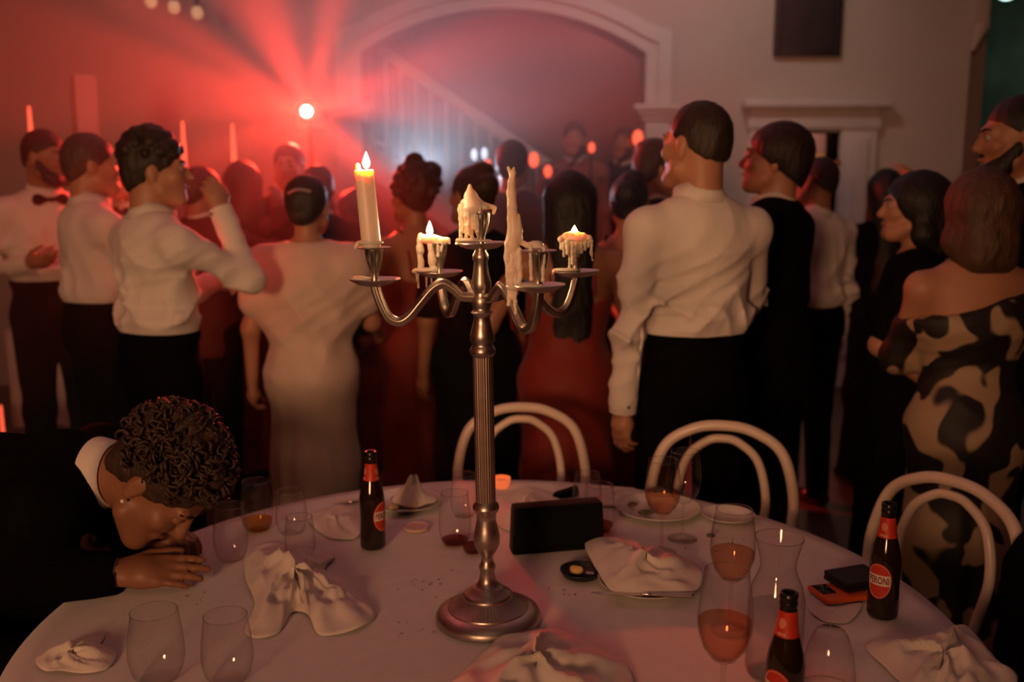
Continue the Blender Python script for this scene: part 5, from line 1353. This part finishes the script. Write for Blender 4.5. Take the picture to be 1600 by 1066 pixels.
# --- left group
person('bearded man in white shirt and black bow tie at the far left', 68, 200, 4.60, yaw=-136, outfit='shirt', hair='crop', hcol='black', skin='tan', hd=(32, -4, 0), beard=True, bow=True,
       aR=((0.35, -0.25, -1), (-0.55, 0.85, 0.15)), aL=((-0.15, 0.1, -1), (0.55, 0.75, 0.3)), seed=11, fine=0.008, waist=1.095, palm=((0, -0.8, 0.2), (0, -0.8, 0.3)))
person('brown-haired man in a white shirt, second from the left, back turned', 140, 206, 4.02, yaw=-48, outfit='shirt', hair='short', hcol='brown', skin='fair', hd=(-14, 0, 0), seed=12, waist=1.095,
       aR=((0.1, 0.5, -0.9), (-0.4, 0.9, 0.2)), w=0.98)
person('curly dark-haired man in a white shirt raising his bent arm, face in profile', 238, 197, 3.36, yaw=-44, outfit='shirt', hair='curly', hcol='dark', skin='fair', hd=(-30, 0, 0), seed=13, waist=1.09, w=1.0, ch=0.0065,
       aR=((0.08, 0.85, -0.45), (-0.28, -0.2, 0.9)), aL=((-0.1, 0.5, -0.8), (0.3, 0.9, 0.3)), topofs=0.035, curl=(0.5, 0.8))
person('man in a white shirt with bow tie, half hidden behind the curly-haired man', 200, 236, 5.1, yaw=140, outfit='shirt', hair='short', hcol='brown', skin='fair', seed=14, bow=True)
person('dark-haired person low behind the raised arm, hands up', 316, 258, 4.75, yaw=-20, outfit='suit', hair='short', hcol='dark', skin='tan', hd=(-30, 0, 0), seed=15, aR=((0.5, 0.6, -0.3), (-0.2, 0.2, 1)), cloth=mat('maroon_cloth', (0.12, 0.015, 0.010), 0.8, var=0.1))
person('dark silhouette with long hair below the right red light tube', 378, 254, 5.2, yaw=10, outfit='gown_sleeve', hair='medium', hcol='dark', female=True, cloth=m_wine_dress, seed=16)
person('tall man standing out of the crowd under the red light', 450, 222, 5.45, yaw=165, outfit='suit', hair='short', hcol='dark', seed=17, hd=(15, 0, 0))
person('head peeping up directly behind the woman in the pale gown', 496, 256, 4.9, yaw=10, outfit='suit', hair='short', hcol='dark', seed=18)
# --- woman in the pale gown
t4, g4 = person('woman in a draped ivory gown with dark hair pinned up, back turned', 480, 272, 3.72, yaw=0, outfit='gown_cape', hair='bun', hcol='dark', skin='fair', female=True, cloth=m_cream_dress, seed=19, w=1.10, fine=0.008,
       aL=((-0.26, -0.05, -1), (-0.05, 0.12, -1)), aR=((0.25, 0.35, -1), (0.0, 0.8, -0.3)), topofs=0.012, curl=(0.9, 0.6), hd=(-6, 0, 0))
MB().tube(spline([g4.h(-0.045, -0.118, 0.055), g4.h(0, -0.134, 0.070), g4.h(0.05, -0.116, 0.062)], 6), 0.006, 8).obj('hair_clip', mat('silver_clip', (0.7, 0.66, 0.62), 0.3, 0.9, var=0.05), t4)
# --- centre
person('small dark reveller in the red glow right of the ivory gown', 546, 296, 5.3, yaw=30, outfit='gown_sleeve', hair='updo', hcol='dark', female=True, cloth=m_wine_dress, seed=20)
t5, g5 = person('woman in a red dress with big curly updo, arm stretched to the left', 642, 237, 4.25, yaw=38, outfit='gown_strap', hair='curlyup', hcol='dark', skin='tan', female=True, cloth=m_red_dress, seed=21, topofs=0.085, fine=0.008,
       aL=((-0.5, 0.15, -0.9), (-0.95, 0.35, -0.25)), aR=((0.15, 0.4, -1), (0, 0.8, 0.2)), palm=((0.2, 0.1, 1), None), w=1.05)
person('woman in a black dress with dark hair right of the curly updo', 736, 252, 3.95, yaw=30, outfit='gown_sleeve', hair='updo', hcol='dark', skin='tan', female=True, cloth=m_blk_dress, seed=22, topofs=0.03, w=1.18, hd=(10, 0, 0))
person('man in a grey jacket standing far back before the stairs', 801, 217, 5.15, yaw=-10, outfit='suit', hair='short', hcol='mid', cloth=m_grey, seed=23, w=1.0)
person('woman in a wine-red dress with long dark hair behind the right candles', 890, 265, 3.55, yaw=5, outfit='gown_strap', hair='long', hcol='black', skin='tan', female=True, cloth=m_red_dress, seed=24, w=1.14, topofs=0.012,
       aL=((-0.5, 0.1, -0.9), (0.3, 0.8, 0.5)), aR=((0.3, 0.3, -1), (-0.1, 0.9, 0.2)))
rb = [(math.cos(2 * math.pi * k / 24), math.sin(2 * math.pi * k / 24)) for k in range(24)]
u5 = g5.fdL.orthogonal().normalized(); v5 = g5.fdL.cross(u5)
MB().tube([g5.wrL + (u5 * a_ + v5 * b_) * 0.033 for a_, b_ in rb], 0.005, 8, closed=True).obj('bracelet', mat('red_beads', (0.7, 0.06, 0.03), 0.15, spec=0.8, var=0.1), t5)
# --- band
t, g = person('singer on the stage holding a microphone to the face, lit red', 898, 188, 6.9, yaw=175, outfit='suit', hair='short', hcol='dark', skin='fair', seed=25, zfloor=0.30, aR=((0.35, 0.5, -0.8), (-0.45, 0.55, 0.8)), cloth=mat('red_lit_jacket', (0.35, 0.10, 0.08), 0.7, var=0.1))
person('second singer on the stage, nearest the arch capital', 975, 196, 7.05, yaw=160, outfit='suit', hair='short', hcol='dark', skin='tan', seed=26, zfloor=0.30, aR=((0.3, 0.5, -0.8), (-0.5, 0.6, 0.7)))
for (px, py, lab) in ((900, 247, 'microphone held up by the singer lit red'), (972, 250, 'microphone of the second singer near the arch')):
    q = at(px, py, 6.55)
    t = thing('microphone', lab, 'microphone', q, (R(55), R(12), R(20)), 'microphones of the singers')
    MB().sphere((0, 0, 0.09), (0.030, 0.030, 0.034), 14, 9).obj('grille', m_black, t); MB().lathe([(0.011, -0.10), (0.014, 0.0), (0.019, 0.06)], 14, cap0=True).obj('handle', m_black, t)
# --- right of centre
person('man with dark hair reaching an arm forward, left of the tall white-shirted man', 1028, 220, 4.5, yaw=-60, outfit='suit', hair='swept', hcol='dark', skin='fair', seed=27, hd=(-15, 0, 0), aL=((-0.6, 0.7, -0.05), (-0.4, 0.9, 0.15)))
person('woman with dark hair and bare shoulders left of the tall white-shirted man', 985, 264, 3.95, yaw=-15, outfit='gown_strap', hair='updo', hcol='black', skin='fair', female=True, cloth=m_blk_dress, seed=28, topofs=0.03)
person('tall man in a white shirt with one arm hanging, behind the second chair', 1090, 156, 2.98, yaw=14, outfit='shirt', hair='crop', hcol='dark', skin='fair', hd=(26, 0, 0), seed=29, w=0.90, fine=0.007, waist=1.095, ch=0.006,
       aL=((-0.20, -0.06, -1), (-0.03, 0.06, -1)), aR=((0.25, 0.45, -0.9), (-0.35, 0.9, 0.1)), curl=(0.55, 0.5), palm=((0.9, 0.4, 0), None))
person('man in a black suit with thick dark hair facing left beside the tall man', 1212, 190, 3.62, yaw=52, outfit='suit', hair='thick', hcol='black', skin='fair', hd=(22, 6, 0), seed=30, w=1.0, topofs=0.025)
person('man in a white shirt farther back, right of the black-suited man', 1276, 243, 4.62, yaw=25, outfit='shirt', hair='crop', hcol='dark', skin='tan', hd=(20, 0, 10), seed=31, w=1.0, waist=1.05)
person('woman with long dark hair lifting both forearms over her head', 1384, 262, 5.0, yaw=8, outfit='gown_sleeve', hair='long', hcol='black', skin='fair', female=True, cloth=m_blk_dress, seed=32,
       aL=((-0.75, 0.2, 0.25), (0.45, 0.1, 0.9)), aR=((0.6, 0.3, 0.3), (-0.6, 0.1, 0.75)))
person('dark-haired woman in black, bare forearm bent, left of the floral dress', 1430, 266, 3.30, yaw=72, outfit='gown_sleeve', hair='bob', hcol='black', skin='fair', female=True, cloth=m_blk_dress, seed=33, w=1.12,
       aL=((-0.36, 0.42, -0.80), (-0.05, -0.80, -0.60)), hd=(10, 0, 0), fine=0.008, topofs=0.02)
person('woman in a black and cream floral dress with a brown bob, back turned', 1532, 262, 2.86, yaw=4, outfit='gown_off', hair='bob', hcol='brown', skin='fair', female=True, cloth=m_floral, seed=34, w=1.08, topofs=0.02,
       aL=((0.02, 0.5, -0.9), (0.45, 0.8, -0.1)), aR=((0.3, 0.2, -1), (-0.1, 0.8, -0.2)))
person('bearded man in a dark suit facing left at the right edge', 1594, 146, 3.12, yaw=72, outfit='suit', hair='crop', hcol='black', skin='tan', beard=True, seed=35, w=1.08, hd=(8, -4, 0))
# ------------------------------------------------------------------ the sleeping man at the table
t = thing('person', 'curly-haired man in a black suit asleep on the table at the left', 'person', (-1.42, 2.12, 0))
O = Vector((-1.42, 2.12, 0))
def L_(p): return Vector(p) - O
wrist = on(184, 895, TZ + 0.040); handd = nv(on(325, 888, TZ) - on(205, 893, TZ))
elb = Vector((wrist.x - 0.24, wrist.y - 0.085, TZ + 0.055)); shr = at(62, 805, 1.93); shl = Vector((-1.00, 2.26, 0.93)); ub = at(100, 752, 2.09); mb = at(-30, 800, 2.12)
wrist2 = on(225, 842, TZ + 0.035); elb2 = Vector((-0.98, 2.28, TZ + 0.06))
headc = at(250, 750, 2.03)
# head turned face down to the right: chin towards the table, crown up and right
fwd = nv((0.50, -0.14, -0.86)); upv = nv(Vector((0.80, -0.10, 0.52)) - fwd * Vector((0.80, -0.10, 0.52)).dot(fwd)); rgt = fwd.cross(upv)
class HR: pass
g = HR(); g.k = 1.08; g.hR = Matrix((rgt, fwd, upv)).transposed(); g.hR_np = np.array(g.hR); g.fem = False
g.hc = L_(headc); g.h = lambda x, y, z: g.hc + g.hR @ Vector((x, y, z)) * g.k
g.neck = L_(at(160, 740, 2.06))
B = Field(0.0058); Rig.head(g, B)
B.cap(g.neck, L_(ub), 0.050, 0.055, 0.02); B.cap(L_(ub), L_((-1.42, 2.12, 0.58)), 0.07, 0.10, 0.04)
B.cap(L_(shl), L_(shr), 0.04, 0.04, 0.03)
B.cap(L_(shr), L_(elb), 0.045, 0.038, 0.03); B.cap(L_(elb), L_(wrist), 0.038, 0.029, 0.03)
B.cap(L_(shl), L_(elb2), 0.045, 0.038, 0.03); B.cap(L_(elb2), L_(wrist2), 0.038, 0.029, 0.03)
add_hand(B, L_(wrist), handd, (0.0, 0.55, -0.85), 1, 0.16, 1.08, 0.06, 0.003)
add_hand(B, L_(wrist2), nv((0.9, -0.2, 0.12)), (0.1, 0, -1), 1, 0.95, 1.0, 0.05, 0.003)
body = B.obj('body', SKIN['tan_shaded'], t)
for q in (-1, 1):
    MB().tube([g.h(q * 0.012, 0.101, 0.030), g.h(q * 0.032, 0.098, 0.036), g.h(q * 0.050, 0.084, 0.031)], [0.0035, 0.0042, 0.0022], 7).obj('eyebrow', HAIR['dark'], t)
    MB().sphere((0, 0, 0), 0.0135, 12, 8).obj('closed_eyelid', SKIN['tan_shaded'], t, loc=g.h(q * 0.031, 0.085, 0.010))
MB().tube([g.h(-0.023, 0.096, -0.058), g.h(-0.008, 0.102, -0.055), g.h(0, 0.102, -0.0565), g.h(0.008, 0.102, -0.055), g.h(0.023, 0.096, -0.058)], [0.003, 0.0055, 0.005, 0.0055, 0.003], 8).obj('lips', m_lip, t)
MB().sphere((0, 0, 0), 0.0042, 10, 7).obj('earring', mat('earring_stud', (0.95, 0.93, 0.9), 0.25), t, loc=g.h(0.090, 0.004, -0.036))
# curls: a base cap and several hundred coils
F, ds = hair_field(g, 'curly', 77); hb_ = F.obj('hair', HAIR['mid'], t, disp=ds, relax=0)
cb = MB(); rg = random.Random(5); cnt = 0
while cnt < 330:
    th = rg.uniform(0, 6.28); ph = math.acos(rg.uniform(-0.25, 1.0))
    n = Vector((math.sin(ph) * math.cos(th), math.sin(ph) * math.sin(th), math.cos(ph)))
    if n.y > 0.55 and n.z < 0.45: continue
    if n.z < 0.05 and n.y > -0.35: continue
    p = Vector((0.088 * n.x, -0.015 + 0.106 * n.y, 0.045 + 0.100 * n.z)); cnt += 1
    tt = nv(n.cross(Vector((rg.uniform(-1, 1), rg.uniform(-1, 1), rg.uniform(-1, 1))))); bb = n.cross(tt)
    L0 = rg.uniform(0.03, 0.05); rr = rg.uniform(0.006, 0.0105); turns = rg.uniform(1.2, 2.0); pts = []
    for i in range(13):
        u = i / 12; a = turns * 6.28 * u + th
        pts.append(g.h(*(p + n * (0.004 + 0.016 * math.sin(u * 2.2)) + tt * (L0 * (u - 0.4)) + (n * math.cos(a) + bb * math.sin(a)) * rr)))
    cb.tube(pts, [0.0040 * (1 - 0.6 * abs(u / 12 - 0.4)) for u in range(13)], 5)
o = cb.obj('hair_curls', HAIR['mid'], hb_, sharp=None); o['kind'] = 'stuff'
# jacket
F = Field(0.009)
F.cap(L_(ub), L_(mb), 0.115, 0.165, 0.06); F.cap(L_(mb), L_((-1.44, 2.12, 0.58)), 0.165, 0.180, 0.08)
F.cap(L_(shl), L_(shr), 0.085, 0.085, 0.06); F.cap(L_((-1.44, 2.02, 0.55)), L_((-1.44, 2.22, 0.55)), 0.15, 0.15, 0.06)
F.cap(L_(shr), L_(elb), 0.078, 0.066, 0.05); F.cap(L_(elb), L_(wrist) - handd * 0.01, 0.064, 0.047, 0.04)
F.cap(L_(shl), L_(elb2), 0.078, 0.066, 0.05); F.cap(L_(elb2), L_(wrist2), 0.062, 0.047, 0.04)
F.ell(L_(wrist) + handd * 0.045, 0.055, 0.004, sub=True); F.ell(L_(wrist2) + nv((0.9, -0.2, 0.12)) * 0.05, 0.055, 0.004, sub=True)
F.ell(g.neck + nv((0.9, -0.1, 0.05)) * 0.088, (0.074, 0.074, 0.074), 0.01, sub=True); F.cap(L_(ub), g.neck - Vector((0.03, 0, 0)), 0.10, 0.068, 0.03)
# sleeves rest on the table
Fj = F; Fj.cut((0, 0, -1), -0.40)
jk = Fj.obj('jacket', m_suit, t, disp=folds(0.0022, 91, 0.8))
# shirt collar and cuff
nd = nv(g.h(0, -0.03, -0.035) - g.neck); q1 = nd.orthogonal().normalized(); q2 = nd.cross(q1)
v = []; f = []; pr = [(0.070, -0.012), (0.069, 0.018), (0.067, 0.036), (0.071, 0.038), (0.077, 0.014), (0.082, -0.012)]; n_ = 30
for r_, z_ in pr:
    for j in range(n_): a = 2 * math.pi * j / n_; v.append(g.neck + nd * z_ + (q1 * math.cos(a) + q2 * math.sin(a)) * r_)
for i in range(5):
    for j in range(n_): f.append((i * n_ + j, i * n_ + (j + 1) % n_, (i + 1) * n_ + (j + 1) % n_, (i + 1) * n_ + j))
MB().add(v, f).obj('collar', m_shirt, t, sharp=None)
MB().tube([L_(wrist) - handd * 0.03, L_(wrist) - handd * 0.002, L_(wrist) + handd * 0.001, L_(wrist) - handd * 0.004], [0.038, 0.038, 0.034, 0.032], 20).obj('cuff', m_shirt, t)
# legs under the table
for s_ in (-1, 1):
    F = Field(0.012); hp = Vector((0, s_ * 0.09, 0.53)); kn = Vector((0.43, s_ * 0.13, 0.52)); an = Vector((0.40, s_ * 0.13, 0.09))
    F.cap(hp, kn, 0.095, 0.075, 0.04); F.cap(kn, an, 0.07, 0.055, 0.04); F.obj('trouser_leg', m_trou, t)
    F = Field(0.010); F.cap(an + Vector((-0.03, 0, -0.045)), an + Vector((0.15, 0, -0.06)), 0.04, 0.028, 0.02); F.cap(an + Vector((0, 0, 0.02)), an + Vector((0, 0, -0.04)), 0.042, 0.04, 0.02); F.cut((0, 0, -1), -0.003); F.obj('shoe', m_shoe, t)
# black jacket over the nearest right chair
c = on(1600, 985, 0.62)
t = thing('draped_jacket', 'black jacket hanging over the nearest chair at the right edge', 'jacket', (c.x + 0.02, c.y + 0.02, 0))
F = Field(0.009)
F.cap((0.0, 0.0, 0.80), (0.10, 0.10, 0.74), 0.035, 0.07, 0.05); F.cap((0.05, 0.02, 0.70), (0.08, 0.03, 0.28), 0.09, 0.12, 0.08); F.cap((-0.03, -0.01, 0.76), (0.0, -0.02, 0.40), 0.035, 0.05, 0.05); F.cap((0.12, 0.06, 0.72), (0.14, 0.05, 0.25), 0.09, 0.10, 0.08)
F.obj('fabric', m_suit, t, disp=folds(0.005, 4, 0.5))
F = Field(0.009); F.cap((-0.05, -0.04, 0.72), (-0.02, -0.06, 0.36), 0.045, 0.035, 0.03); F.obj('sleeve', m_suit, t, disp=folds(0.004, 6, 0.5))
